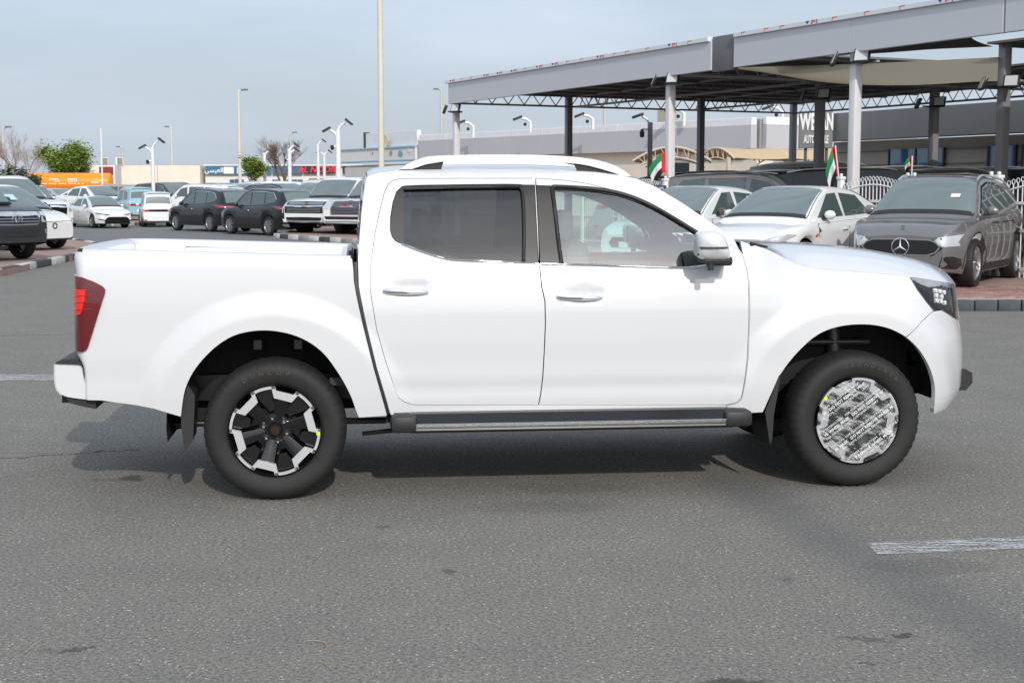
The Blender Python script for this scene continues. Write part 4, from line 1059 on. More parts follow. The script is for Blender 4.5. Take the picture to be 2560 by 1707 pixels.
for p in hb:
    lo, hi = 0., .3
    for _ in range(18):
        c = (lo + hi) / 2; worst = 1e9
        for k in range(0, 13):
            t = 1 - k / 6
            x, y = proj(tw(p.x, p.y * t, p.z + c * hood_prof(t))); worst = min(worst, y - con_y(x))
        if worst < 0: hi = c
        else: lo = c
    crs.append(c)
for _ in range(3): crs = [crs[0]] + [(crs[i - 1] + 2 * crs[i] + crs[i + 1]) / 4 for i in range(1, len(crs) - 1)] + [crs[-1]]
for p, c in zip(hb, crs):
    rows.append([(p.x, Y(p.y * t), p.z + .002 + c * hood_prof(t) - .0015 * (abs(t) > .99)) for t in [x / 16 for x in range(-16, 17)]])
mb = MB().grid(rows)
mb.grid([rows[-1], [(x + .004, y, z - .02) for x, y, z in rows[-1]], [(x - .01, y, z - .05) for x, y, z in rows[-1]]])
tb(mb, 'hood', TW, smooth=45)
for sy in (1, -1):      # turned-down hood edge beside the fender
    e = [r[-1 if sy == 1 else 0] for r in rows]
    e = [r[0] if (r[0][1] * sy < 0) else r[-1] for r in rows]
    tb(MB().grid([e, [(x, y + .004 * sy, z - .03) for x, y, z in e]]), 'hood_edge', TW)
tb(MB().box((hb[0].x + .02, 0, hb[0].z - .06), (.22, 1.2, .03)), 'cowl', PLASTIC)
for sy in (1, -1):
    a = SF_FEN.pos(*SF_FEN.inv(*Z3((168, 117))[0])); b = SF_FEN.pos(*SF_FEN.inv(*Z3((270, 135))[0]))
    tb(MB().tube([(a.x, Y((a.y - .0) * sy), a.z + .004), (b.x, Y((b.y - .02) * sy), b.z + .006)], [.012, .006], 6), 'cowl_vent', PLASTIC)
# inner dark liner so that nothing shines through under the hood
tb(MB().box((3.05, 0, .78), (1.1, 1.1, .5)), 'engine_bay', LINER)
# bull lip at the number plate
q0 = on_plane(*Z3((1350, 805))[0], .35); q1 = on_plane(*Z3((1386, 880))[0], .35); q2 = on_plane(*Z3((1348, 922))[0], .35); q3 = on_plane(*Z3((1384, 824))[0], .35)
pl = [q0, q3, q1, q2, (q2[0] - .25, q2[1]), (q0[0] - .25, q0[1])]
tb(MB().prism(pl, lambda p: (p[0], Y(.42), p[1]), lambda p: (p[0], Y(-.42), p[1])), 'bumper_lip', PLASTIC)
# ---- rear bumper
rbp = smooth_line(Z1((78, 785), (78, 850), (85, 910), (105, 945), (150, 972), (275, 990)), 4) + smooth_line(Z1((275, 990), (268, 940), (245, 850), (238, 810), (222, 793), (200, 790)), 4)
def extr(px, v0, v1, name, m, par=truck, sm=40, rd=.0):
    pts = [on_plane(x, y, v0) for x, y in px]
    cx = sum(p[0] for p in pts) / len(pts); cz = sum(p[1] for p in pts) / len(pts)
    mb = MB()
    ins = [(cx + (p[0] - cx) * (1 - rd), cz + (p[1] - cz) * (1 - rd)) for p in pts]
    n = len(pts)
    L_ = []
    if rd:
        L_ = [[(p[0], Y(v0), p[1]) for p in ins], [(p[0], Y(v0 - .012), p[1]) for p in [(cx + (q[0] - cx) * (1 - rd * .3), cz + (q[1] - cz) * (1 - rd * .3)) for q in pts]]]
    L_ += [[(p[0], Y(v0 - (.035 if rd else 0)), p[1]) for p in pts], [(p[0], Y(v1), p[1]) for p in pts]]
    mb.grid(L_, True); mb.add(L_[0], [tuple(range(n))]); mb.add(L_[-1], [tuple(range(n))])
    return tb(mb, name, m, par, sm)
extr(rbp, .84, .35, 'rear_bumper', TW, rd=.06); extr(rbp, -.35, -.84, 'rear_bumper', TW)
sp_ = Z1((92, 772), (125, 758), (200, 755), (225, 770), (245, 790), (262, 850), (285, 930), (300, 952), (315, 960), (313, 1035), (255, 1025), (165, 1002), (150, 975), (275, 990), (268, 940), (243, 850), (236, 812), (215, 792), (80, 786))
extr(sp_, .825, -.825, 'bumper_step', PLASTIC)
# ---- roof rails
for sy in (1, -1):
    out_px = smooth_line(Z2((275, 148), (330, 112), (400, 82), (480, 69), (700, 62), (1000, 62), (1250, 72), (1400, 91), (1500, 119), (1570, 155), (1612, 190)), 3)
    in_px = smooth_line(Z2((1560, 184), (1500, 164), (1400, 135), (1290, 114), (1000, 97), (700, 97), (520, 103), (420, 120), (345, 145)), 3)
    pts = [on_plane(x, y, .60) for x, y in out_px + in_px]
    n = len(pts); mb = MB()
    L_ = [[(p[0], Y(sy * v), p[1]) for p in pts] for v in (.60, .555)]
    no_, ni = len(out_px), len(in_px)
    # strip between outer and inner lines, on both faces and round the edges
    for Lf in L_:
        o_ = Lf[:no_]; i_ = Lf[no_:][::-1]
        io = [i_[min(ni - 1, round(k * (ni - 1) / (no_ - 1)))] for k in range(no_)]
        mb.grid([o_, io])
    mb.grid(L_, True)
    rr = tb(mb, 'roof_rail', RAILM, smooth=35)
    for px in (Z2((345, 146), (430, 117), (528, 102), (515, 145)), Z2((1283, 113), (1400, 135), (1500, 164), (1560, 186), (1400, 168), (1302, 152))):
        f = [on_plane(x, y, .585) for x, y in px]
        tb(MB().prism(f, lambda p: (p[0], Y(sy * .585), p[1]), lambda p: (p[0], Y(sy * .55), p[1])), 'rail_foot', PLASTIC, rr)
# ---- side steps
for sy in (1, -1):
    a, zt = on_plane(*Z6((255, 782))[0], .99); b, _ = on_plane(*Z6((2290, 782))[0], .99); _, zb2 = on_plane(*Z6((800, 877))[0], .99)
    _, zc = on_plane(*Z6((800, 826))[0], .99); _, zc2 = on_plane(*Z6((800, 845))[0], .99)
    xa, _ = on_plane(*Z6((335, 800))[0], .99); xb, _ = on_plane(*Z6((2200, 800))[0], .99)
    prof = [(.80, zt - .0), (.93, zt - .002), (.975, zc + .004), (.99, zc), (.995, zc2), (.985, zc2 - .004), (.99, (zc2 + zb2) / 2), (.975, zb2), (.80, zb2 + .01)]
    st = tb(MB().grid([[(x, Y(v * sy), z) for v, z in prof] for x in (xa, (xa + xb) / 2, xb)]), 'side_step', SATIN, smooth=25)
    for z_, r_ in ((zc - .001, .0038), (zc2 + .004, .0028)):
        tb(MB().tube([(xa + .02, Y(.993 * sy), z_), (xb - .02, Y(.993 * sy), z_)], r_, 6), 'step_strip', ALU, st, 60)
    for x0, x1 in ((a - .03, xa + .04), (xb - .05, b + .02)):
        tb(MB().cbox(((x0 + x1) / 2, Y(.90 * sy), (zt + zb2) / 2), (x1 - x0, .205, zt - zb2 - .006), .026), 'step_end_cap', PLASTIC, st, 40)
    for xx in (a + .1, (a + b) / 2, b - .1):
        tb(MB().box((xx, Y(.7 * sy), zb2 + .05), (.05, .35, .04)), 'step_bracket', SATIN, st)
    tb(MB().box(((a + b) / 2, Y(.80 * sy), (zt + .43) / 2), (b - a + .1, .04, .1)), 'sill_inner', LINER)
    br = [on_plane(*p, .7) for p in Z6((240, 862), (60, 885), (10, 890))]
    tb(MB().tube([(br[0][0], Y(.72 * sy), br[0][1]), (br[1][0], Y(.7 * sy), br[1][1])], .014, 6), 'step_stay', SATIN)
    # mud flaps
    mf = [on_plane(*p, .86) for p in Z1((826, 896), (808, 905), (795, 1000), (790, 1120), (800, 1200), (810, 1275), (858, 1210), (866, 1010), (868, 960))]
    tb(MB().prism(mf, lambda p: (p[0] + (.13 if sy < 0 else 0), Y(sy * .865), p[1]), lambda p: (p[0] - .01 + (.13 if sy < 0 else 0), Y(sy * .60), p[1])), 'mud_flap', PLASTIC)
    mf = [on_plane(*p, .86) for p in Z3((336, 845), (322, 852), (285, 960), (250, 1050), (262, 1130), (278, 1235), (290, 1200), (300, 1060), (330, 900))]
    tb(MB().prism(mf, lambda p: (p[0], Y(sy * .868), p[1]), lambda p: (p[0] - .02, Y(sy * .62), p[1])), 'mud_flap', PLASTIC)
    # wheel housings
    for (cu, cz) in WC:
        mb = MB(); rows = []
        for v in (.855, .45) if cu < 1 else (.80, .45):
            rows.append([(cu + .565 * math.cos(t), Y(v * sy), cz + .03 + .555 * math.sin(t)) for t in [R(6) + R(182) * k / 24 for k in range(25)]])
        mb.grid(rows); mb.add(rows[1], [tuple(range(25))])
        tb(mb, 'wheel_housing', LINER)
# ---- chassis
for sy in (1, -1):
    tb(MB().box((1.3, Y(.5 * sy), .56), (4.9, .08, .14)), 'chassis_rail', SATIN)
    tb(MB().cbox((RW[0], Y(.52 * sy), .36), (1.2, .06, .03), .01), 'leaf_spring', SATIN)
tb(MB().tube([(RW[0], -.72, .37), (RW[0], .72, .37)], .05, 12).lathe([(0, -.14), (.13, -.1), (.16, 0), (.13, .1), (0, .14)], 16, 'X', (RW[0], 0, .37)), 'rear_axle', SATIN, smooth=50)
tb(MB().tube([(FW[0], -.72, .37), (FW[0], .72, .37)], .04, 10), 'front_axle', SATIN)
tb(MB().box((1.5, 0, .5), (2.3, .9, .16)), 'gearbox', LINER)
tb(MB().tube([(2.4, Y(-.3), .42), (.7, Y(-.3), .4), (.3, Y(.42), .55), (-.6, Y(.52), .6), (-.82, Y(.52), .56)], .035, 10).tube([(-.45, Y(.66), .63), (-1.0, Y(.66), .63)], .07, 12), 'exhaust', mat('exhaust_steel', (.09, .08, .07), .35, .8), smooth=50)
for x_, z_ in ((RW[0] - .1, .80), (RW[0] + .12, .80)):
    tb(MB().cbox((x_, Y(.58), z_), (.05, .04, .06), .006), 'body_bolt', mat('dull_steel', (.09, .09, .095), .4, .6))
tb(MB().tube([(FW[0] + .02, Y(.6), .45), (FW[0] - .01, Y(.56), .95)], .045, 10).tube([(FW[0] - .2, Y(.6), .78), (FW[0] + .2, Y(.6), .78)], .02, 8), 'suspension_strut', mat('dull_steel', (.09, .09, .095), .4, .6), smooth=50)
# ---- interior
SEAT = mat('seat_cloth', (.10, .10, .10), .85); TRIM = mat('cab_trim', (.035, .036, .038), .7); TRIML = mat('cab_trim_light', (.33, .33, .31), .8)
ud = FW[0] - 1.02
for sy in (1, -1):
    for (x, nm) in ((1.72, 'front_seat'), (.93, 'rear_seat')):
        mb = MB().cbox((x + .25, Y(.38 * sy), .80), (.5, .5, .16), .05); mb.cbox((x - .05, Y(.38 * sy), 1.08), (.13, .48, .55), .05)
        st = tb(mb, nm, SEAT, smooth=50)
        tb(MB().cbox((x - .10, Y(.38 * sy), 1.44), (.08, .26, .17), .03), 'headrest', SEAT, st, 50)
tb(MB().cbox((ud - .05, 0, .98), (.45, 1.5, .3), .08).cbox((ud - .02, Y(-.38), 1.16), (.3, .36, .08), .03), 'dashboard', TRIM, smooth=50)
stw = MB(); stw.tube([(0, .18 * math.cos(t), .18 * math.sin(t)) for t in [2 * math.pi * k / 24 for k in range(25)]], .016, 8); stw.box((0, 0, 0), (.03, .34, .04)).box((0, 0, -.08), (.03, .04, .16))
o = tb(stw, 'steering_wheel', TRIM, smooth=60); o.location = (ud - .36, Y(-.38), 1.08); o.rotation_euler = (0, R(-25), 0)
tb(MB().box((1.5, 0, .62), (2.4, 1.6, .04)), 'cab_floor', TRIM)
for sy in (1, -1):
    tb(MB().box((1.5, Y(.80 * sy), .93), (1.5, .03, .5)), 'door_card', TRIM)
tb(MB().grid([[(p.x, Y((p.y - .05) * t), p.z - .03 + .02 * (1 - t * t)) for t in (-1, -.5, 0, .5, 1)] for p in rl3[4:i_ws - 2:3]]), 'headliner', TRIML)
tb(MB().cbox((rl3[i_ws].x + .06, 0, rl3[i_ws].z - .12), (.03, .22, .06), .015), 'rear_view_mirror', TRIM, smooth=40)
for sy in (1, -1):       # inner A and B pillar trim
    tb(MB().tube([(p.x - .05, Y((p.y - .09) * sy), p.z - .02) for p in rl3[i_ws::3]], .035, 8), 'pillar_trim', TRIM, smooth=60)
    bp = [SF_CAB.pos(*SF_CAB.inv(*p)) for p in Z2((1065, 250), (1072, 450), (1080, 690))]
    tb(MB().tube([(p.x - .02, Y((p.y - .1) * sy), p.z) for p in bp], .05, 8), 'pillar_trim', TRIM, smooth=60)

# ---- wheels
def hero_tyre():
    Rt = .37; prof = [(.232, .095), (.245, .112), (.262, .122), (.30, .130), (.325, .128), (.343, .118), (.357, .100), (.366, .072), (.3685, .03)]
    full = prof + [(r, -w) for r, w in prof[::-1]]
    n = 144; mb = MB(); vs = []; m = len(full); fs = []
    for k in range(n):
        a = 2 * math.pi * k / n; ca, sa = math.cos(a), math.sin(a)
        for i, (r, h) in enumerate(full):
            j = min(i, m - 1 - i)
            if j in (5, 6) and k % 3 == 0: r -= .005
            if j == 7 and k % 3 == 0: r -= .004
            if j == 2: r += .001
            vs.append((r * ca, -h, r * sa))
    for k in range(n):
        for i in range(m - 1):
            fs.append((k * m + i, k * m + i + 1, ((k + 1) % n) * m + i + 1, ((k + 1) % n) * m + i))
    return mb.add(vs, fs).mesh('tyre', TYRE, 35)
def polar(r, a): return (r * math.cos(a), r * math.sin(a))
def arcp(r, a0, a1, n=6): return [polar(r, a0 + (a1 - a0) * k / n) for k in range(n + 1)]
def hero_rim_parts():
    y0 = -.118                                  # outer face plane (negative y is outwards)
    bar = MB(); bar.lathe([(.238, -.12), (.234, -.112), (.226, -.10), (.215, -.05), (.205, .02), (.2, .10), (.238, .115)], 64)
    bar.lathe([(.0, .0), (.19, .01)], 40)
    silver = MB(); blk = MB()
    for k in range(6):
        a = R(60 * k + 15)
        # thick machined step (spoke end), then a thin machined arc, joined by short returns
        h = R(12.5)
        out = [polar(.232, a - h * 1.05), polar(.205, a - h * .86), polar(.205, a + h * .86), polar(.232, a + h * 1.05)] 
        inn = [polar(.170, a - h * 1.12), polar(.170, a + h * 1.12)]
        def pr(poly, ya, yb, mbx): mbx.prism(poly, lambda p: (p[0], ya, p[1]), lambda p: (p[0], yb, p[1]))
        pr([polar(.211, a - h), polar(.211, a + h), polar(.172, a + h * 1.25), polar(.172, a - h * 1.25)], y0 - .002, y0 + .02, silver)
        for s in (-1, 1):
            pr([polar(.172, a + s * h * 1.25), polar(.211, a + s * h), polar(.2325, a + s * h * 1.12), polar(.2325, a + s * h * 1.5)][::s], y0 - .002, y0 + .02, silver)
        a0, a1 = a + h * 1.12, a + R(60) - h * 1.12
        pr(arcp(.2325, a0, a1, 8) + arcp(.219, a1, a0, 8), y0 - .002, y0 + .02, silver)
        # spoke: from the step down to the hub, wide and dished
        sec = []
        for r, w, yy in ((.19, .045, y0 + .014), (.15, .040, y0 + .022), (.10, .034, y0 + .036), (.055, .030, y0 + .046)):
            ca, sa = math.cos(a), math.sin(a)
            sec.append([(r * ca - x * sa, yv, r * sa + x * ca) for x, yv in ((-w, yy + .05), (-w * .85, yy + .004), (-w * .3, yy), (w * .3, yy), (w * .85, yy + .004), (w, yy + .05))])
        blk.grid(sec)
        am = a + R(30)
        pr(arcp(.222, am - R(14), am + R(14), 4) + [polar(.135, am + R(9)), polar(.135, am - R(9))], y0 + .05, y0 + .07, blk)
    blk.lathe([(.0, y0 + .03), (.03, y0 + .03), (.036, y0 + .036), (.040, y0 + .05), (.085, y0 + .052), (.09, y0 + .09)], 32)
    nut = MB()
    for k in range(6):
        a = R(60 * k + 42); c = polar(.062, a)
        nut.lathe([(0, -.022), (.007, -.022), (.012, -.016), (.013, .012)], 6, 'Y', (c[0], y0 + .045, c[1]))
    return (bar.mesh('rim_barrel', GLOSSB, 35), blk.mesh('spokes', GLOSSB, 30), silver.mesh('rim_ring', mat('machined_face', (.66, .66, .67), .36, .65), 20), nut.mesh('wheel_nuts', CHROME, 30))
TYM = hero_tyre(); RIMP = hero_rim_parts()
def text_mesh(s, size, m, extr_=.0008, bold=False):
    cu = bpy.data.curves.new('lettering', 'FONT'); cu.body = s; cu.size = size; cu.align_x = 'CENTER'; cu.align_y = 'CENTER'; cu.extrude = extr_; cu.resolution_u = 2
    if bold: cu.offset = size * .02
    ob = bpy.data.objects.new('lettering', cu); COL.objects.link(ob)
    dg = bpy.context.evaluated_depsgraph_get(); me = bpy.data.meshes.new_from_object(ob.evaluated_get(dg))
    bpy.data.objects.remove(ob); me.materials.clear(); me.materials.append(m); return me
def mesh_to_mb(me, mx, mb):
    n = len(mb.v); return mb.add([mx @ v.co for v in me.vertices], [list(p.vertices) for p in me.polygons])
RX = Matrix(((1, 0, 0, 0), (0, 0, -1, 0), (0, 1, 0, 0), (0, 0, 0, 1)))      # text plane -> facing -y
def arc_text(s, rad, mid, step, size, m):
    mb = MB(); n = len(s)
    for i, ch in enumerate(s):
        if ch == ' ': continue
        a = mid - (i - (n - 1) / 2) * step
        me = text_mesh(ch, size, m, .0012, True)
        M_ = Matrix.Rotation(-(a - math.pi / 2), 4, 'Y') @ Matrix.Translation((0, -.1305, rad)) @ RX
        mesh_to_mb(me, M_, mb); bpy.data.meshes.remove(me)
    return mb
film_m = glass('clear_film', (.93, .93, .93), .06, 1.38)
_t = film_m.node_tree; _g = NG(_t); _tc = _g.n('ShaderNodeTexCoord'); _st = _g.n('ShaderNodeVectorMath', operation='MULTIPLY'); _g.l(_tc.outputs['Object'], _st.inputs[0]); _st.inputs[1].default_value = (9, 1, 26)
_d = _g.n('ShaderNodeBsdfDiffuse'); _d.inputs['Color'].default_value = (.7, .71, .72, 1); _mx = _g.n('ShaderNodeMixShader')  # white streaks in the colour stand in for gloss on the film
_o = [n for n in _t.nodes if n.type == 'OUTPUT_MATERIAL'][0]; _src = _o.inputs[0].links[0].from_socket
_g.l(_g.rng(_g.noise(_st.outputs[0], 1.0, 5, .7), .48, .70, .04, .8), _mx.inputs[0]); _g.l(_src, _mx.inputs[1]); _g.l(_d.outputs[0], _mx.inputs[2]); _g.l(_mx.outputs[0], _o.inputs[0])
STICK = mat('lime_sticker', (.55, .9, .03), .5)
LETR = mat('tyre_lettering', (.055, .048, .042), .8)
for (cu, cz), front in zip(WC, (False, True)):
    for sy in (1, -1):
        w = thing('wheel', None, None, (cu + (.028 if front else .004), Y(.795 * sy), .3765)); w.parent = truck; w.scale = (1.022, 1.0, 1.022)
        w.rotation_euler = (0, R(-8 if front else 0) * sy, 0 if sy == 1 else math.pi)
        if front and sy == 1: w.rotation_euler = (0, R(22), R(2.2))
        if front: w['label'] = 'front wheel under printed clear protective film'
        link('tyre', TYM, w)
        for nm, me in zip(('rim', 'spokes', 'rim_ring', 'wheel_nuts'), RIMP): link(nm, me, w)
        tx = arc_text('GRANDTREK' if front else 'DUNLOP', .305, R(98), R(7.2 if front else 8.5), .034, LETR)
        if tx: tx.build('tyre_lettering', LETR, w)
        a = R(-4) if not front else R(168)
        c = polar(.222, a)
        MB().box((c[0], -.1225, c[1]), (.018, .002, .018)).build('sticker', STICK, w)
        hubc = MB().lathe([(0, -.095), (.022, -.095), (.026, -.088)], 20); hubc.build('hub_cap', mat('hub_brown', (.06, .035, .02), .25, .6), w, 40)
        if front:
            film = MB(); rng = random.Random(5)
            for r0, r1 in ((0, .05), (.05, .1), (.1, .15), (.15, .2), (.2, .228)):
                pass
            rows = []
            for j in range(13):
                r = .229 * j / 12
                rows.append([(r * math.cos(t), -.1225 - .004 * math.sin(7 * t + j) * (j < 12) * rng.random() - (.012 * rng.random() if 0 < j < 11 else 0), r * math.sin(t)) for t in [2 * math.pi * k / 48 for k in range(48)]])
            film.grid(rows, True)
            fo = film.build('wheel_film', film_m, w, 60)
            PR = mat('film_print', (.78, .78, .77), .5); mbp = MB()
            lines = ['FOR CUSTOMER SATISFACTION', 'DO NOT REMOVE WHEEL MASK', 'UNTIL CUSTOMER DELIVERY']
            ang = R(36)
            for blk_i, b in enumerate((-.155, -.05, .05, .15)):
                half = math.sqrt(.222 ** 2 - b * b)
                for li, s in enumerate(lines):
                    y_ = b + (1 - li) * .0225
                    hf_ = math.sqrt(max(0, .225 ** 2 - max(abs(y_ + .011), abs(y_ - .011)) ** 2))
                    size = .0225 if li == 1 else .0175
                    adv = size * (.60 if li == 1 else .56)
                    text = (s + '   ') * 3; sh = (5, 17, 11, 22)[blk_i]
                    text = text[sh:]
                    nchar = int(2 * hf_ / adv) - 1
                    if nchar < 3: continue
                    me = text_mesh(text[:nchar], size, PR, .0003, li == 1)
                    xs = [v.co.x for v in me.vertices]; wd = max(xs) - min(xs); k_ = min(1.0, (2 * hf_ - .006) / wd)
                    M_ = Matrix.Rotation(-ang, 4, 'Y') @ Matrix.Translation((0, -.138, y_)) @ RX @ Matrix.Diagonal((k_, 1, 1, 1))
                    mesh_to_mb(me, M_, mbp); bpy.data.meshes.remove(me)
            # the printing lies on the film whatever way the wheel is turned
            pr_ = mbp.build('film_print', PR, fo)
            pr_.rotation_euler = (0, -w.rotation_euler[1], 0)
# ================================================================ parked cars
BODY = paint('body_placeholder', (.5, .5, .5))
WHEELS = {}
def car_wheel(r, kind):
    key = (r, kind)
    if key in WHEELS: return WHEELS[key]
    w = .115; ri = r * (.70 if kind != 'steel' else .62)
    ty = MB().lathe([(ri, -w * .8), (ri + .012, -w), (r * .93, -w), (r * .985, -w * .8), (r, -w * .3), (r, w * .3), (r * .985, w * .8), (r * .93, w), (ri, w * .8)], 36).mesh('tyre', TYRE, 40)
    rm = MB(); rm.cur = 1
    rm.lathe([(ri, -w * .82), (ri * .96, -w * .9), (ri * .92, -w * .8), (ri * .9, 0)], 32); rm.cur = 0
    rm.lathe([(ri * .9, -w * .1), (0, -w * .1)], 24); rm.cur = 1
    n = {'multi': 10, 'five': 5, 'twin': 5, 'steel': 6}[kind]
    for k in range(n):
        for off in ((-.10, .10) if kind in ('twin', 'multi') else (0,)):
            a = 2 * math.pi * k / n + off * (1 if kind == 'twin' else .8)
            t = {'multi': .018, 'twin': .03, 'five': .07, 'steel': .09}[kind]
            ca, sa = math.cos(a), math.sin(a); c = ri * .52
            m0 = len(rm.v); rm.box((0, 0, 0), (ri * .86, .03, t)); rm.xform(Matrix.Translation((c * ca, -w * .72, c * sa)) @ Matrix.Rotation(-a, 4, 'Y'), m0)
    rm.lathe([(0, -w * .85), (ri * .16, -w * .85), (ri * .2, -w * .5)], 16)
    WHEELS[key] = (ty, rm.mesh('rim', [GLOSSB, RIMS if kind != 'steel' else RIMD], 40)); return WHEELS[key]

class CarShape:
    def __init__(s, S):
        s.S = S; s.L, s.W = S['L'], S['W']; s.deckf = pchip(S['deck']); s.rooff = lerpf(smooth_line(S['roof'], 5)); s.rx = (S['roof'][0][0], S['roof'][-1][0])
        s.r = S['r']; s.ax = S['ax']; s.zb0 = S.get('zb', .2)
    def wp(s, x):
        h = s.L / 2; a = s.S.get('nose', .24) if x > 0 else s.S.get('tail', .16); x0 = h - (.95 if x > 0 else .7)
        t = max(0, (abs(x) - x0) / (h - x0)); return 1 - a * t ** 2.3
    def zb(s, x):
        ra = s.r + .055; z = s.zb0
        h = s.L / 2; e = max(0, (abs(x) - (h - .5)) / .5); z += .05 * e
        for ax in s.ax:
            d = abs(x - ax)
            if d < ra: z = max(z, s.r + math.sqrt(ra * ra - d * d) * .97)
        return z
    def section(s, x):
        W = s.W / 2 * s.wp(x); zs = s.deckf(x); zb = min(s.zb(x), zs - .06); h = zs - zb
        lo = [(.93 * W, zb), (.985 * W, zb + .22 * h), (W, zb + .5 * h), (.992 * W, zb + .78 * h), (.965 * W, zb + .95 * h), (.93 * W, zs)]
        gr = s.rx[0] < x < s.rx[1]
        zr = s.rooff(x) if gr else 0
        if gr and zr > zs + .03:
            tb_ = s.S.get('tumble', .30); ze = max(zs + .012, zr - .055)
            yb = .90 * W; ye = yb - tb_ * (ze - zs)
            up = [(yb, zs + .012), ((yb + ye) / 2, (zs + .012 + ze) / 2), (ye, ze), (ye - .05, zr - .018), (ye * .6, zr + .006), (ye * .3, zr + .012), (0, zr + .014)]
        else:
            c = s.S.get('crown', .035)
            up = [(.89 * W, zs + .010), (.8 * W, zs + .016), (.7 * W, zs + .4 * c), (.55 * W, zs + .65 * c), (.4 * W, zs + .85 * c), (.2 * W, zs + c), (0, zs + c)]
        return lo + up
    def hw(s, x, z):
        P = s.section(max(-s.L / 2, min(s.L / 2, x)))
        for (a, b), (c, d) in zip(P, P[1:]):
            if b <= z <= d and d > b: return a + (c - a) * (z - b) / (d - b)
        return P[0][0] if z < P[0][1] else 0.0
    def ztop(s, x, y):
        P = s.section(x); y = abs(y)
        for (a, b), (c, d) in zip(P[::-1], P[::-1][1:]):
            if a <= y <= c: return b + (d - b) * (y - a) / max(1e-6, c - a)
        return P[-1][1]
    def ye(s, x): return s.section(x)[8][0]
    def stations(s):
        h = s.L / 2; xs = set()
        k = -h
        while k < h: xs.add(round(k, 3)); k += .11
        for ax in s.ax:
            ra = s.r + .055
            for j in range(25): xs.add(round(ax + ra * math.cos(math.pi * j / 24) * (1 if 0 < j < 24 else 1.002), 4))
            xs.add(round(ax + ra + .012, 4)); xs.add(round(ax - ra - .012, 4))
        for p in s.S['roof'] + s.S['deck']: xs.add(round(p[0], 3))
        for e in (.04, .015): xs.add(round(h - e, 4)); xs.add(round(-h + e, 4))
        xs.add(h); xs.add(-h); xs = sorted(x for x in xs if -h <= x <= h)
        out_ = [xs[0]]
        for x in xs[1:]:
            if x - out_[-1] > .004: out_.append(x)
        return out_
class SideS:
    def __init__(s, c): s.c = c
    def pos(s, q, z): return Vector((q, s.c.hw(q, z), z))
    def nrm(s, q, z):
        e = .02; a = Vector((2 * e, s.c.hw(q + e, z) - s.c.hw(q - e, z), 0)); b = Vector((0, s.c.hw(q, z + e) - s.c.hw(q, z - e), 2 * e))
        n = b.cross(a); n.normalize(); return n if n.y > 0 else -n
class EndS:
    def __init__(s, c, sg): s.c = c; s.sg = sg
    def X(s, y, z):
        h = s.c.L / 2; y = abs(y)
        if s.c.hw(s.sg * h, z) >= y: return s.sg * (h + (.03 if s.c.hw(s.sg * h, z) * .955 >= y else .012))
        lo, hi = 0., h
        for _ in range(18):
            m = (lo + hi) / 2
            if s.c.hw(s.sg * m, z) >= y: lo = m
            else: hi = m
        return s.sg * lo
    def pos(s, q, z): return Vector((s.X(q, z), q, z))
    def nrm(s, q, z):
        e = .03; a = s.pos(q + e, z) - s.pos(q - e, z); b = s.pos(q, z + e) - s.pos(q, z - e)
        n = a.cross(b); n = n.normalized() if n.length > 1e-9 else Vector((s.sg, 0, 0))
        return n if n.x * s.sg > 0 else -n
def rect(y0, y1, z0, z1): return [(y0, z0), (y1, z0), (y1, z1), (y0, z1)]
def symp(half): return half + [(-y, z) for y, z in half[::-1]]
def circ(cy, cz, r, n=20): return [(cy + r * math.cos(2 * math.pi * k / n), cz + r * math.sin(2 * math.pi * k / n)) for k in range(n)]

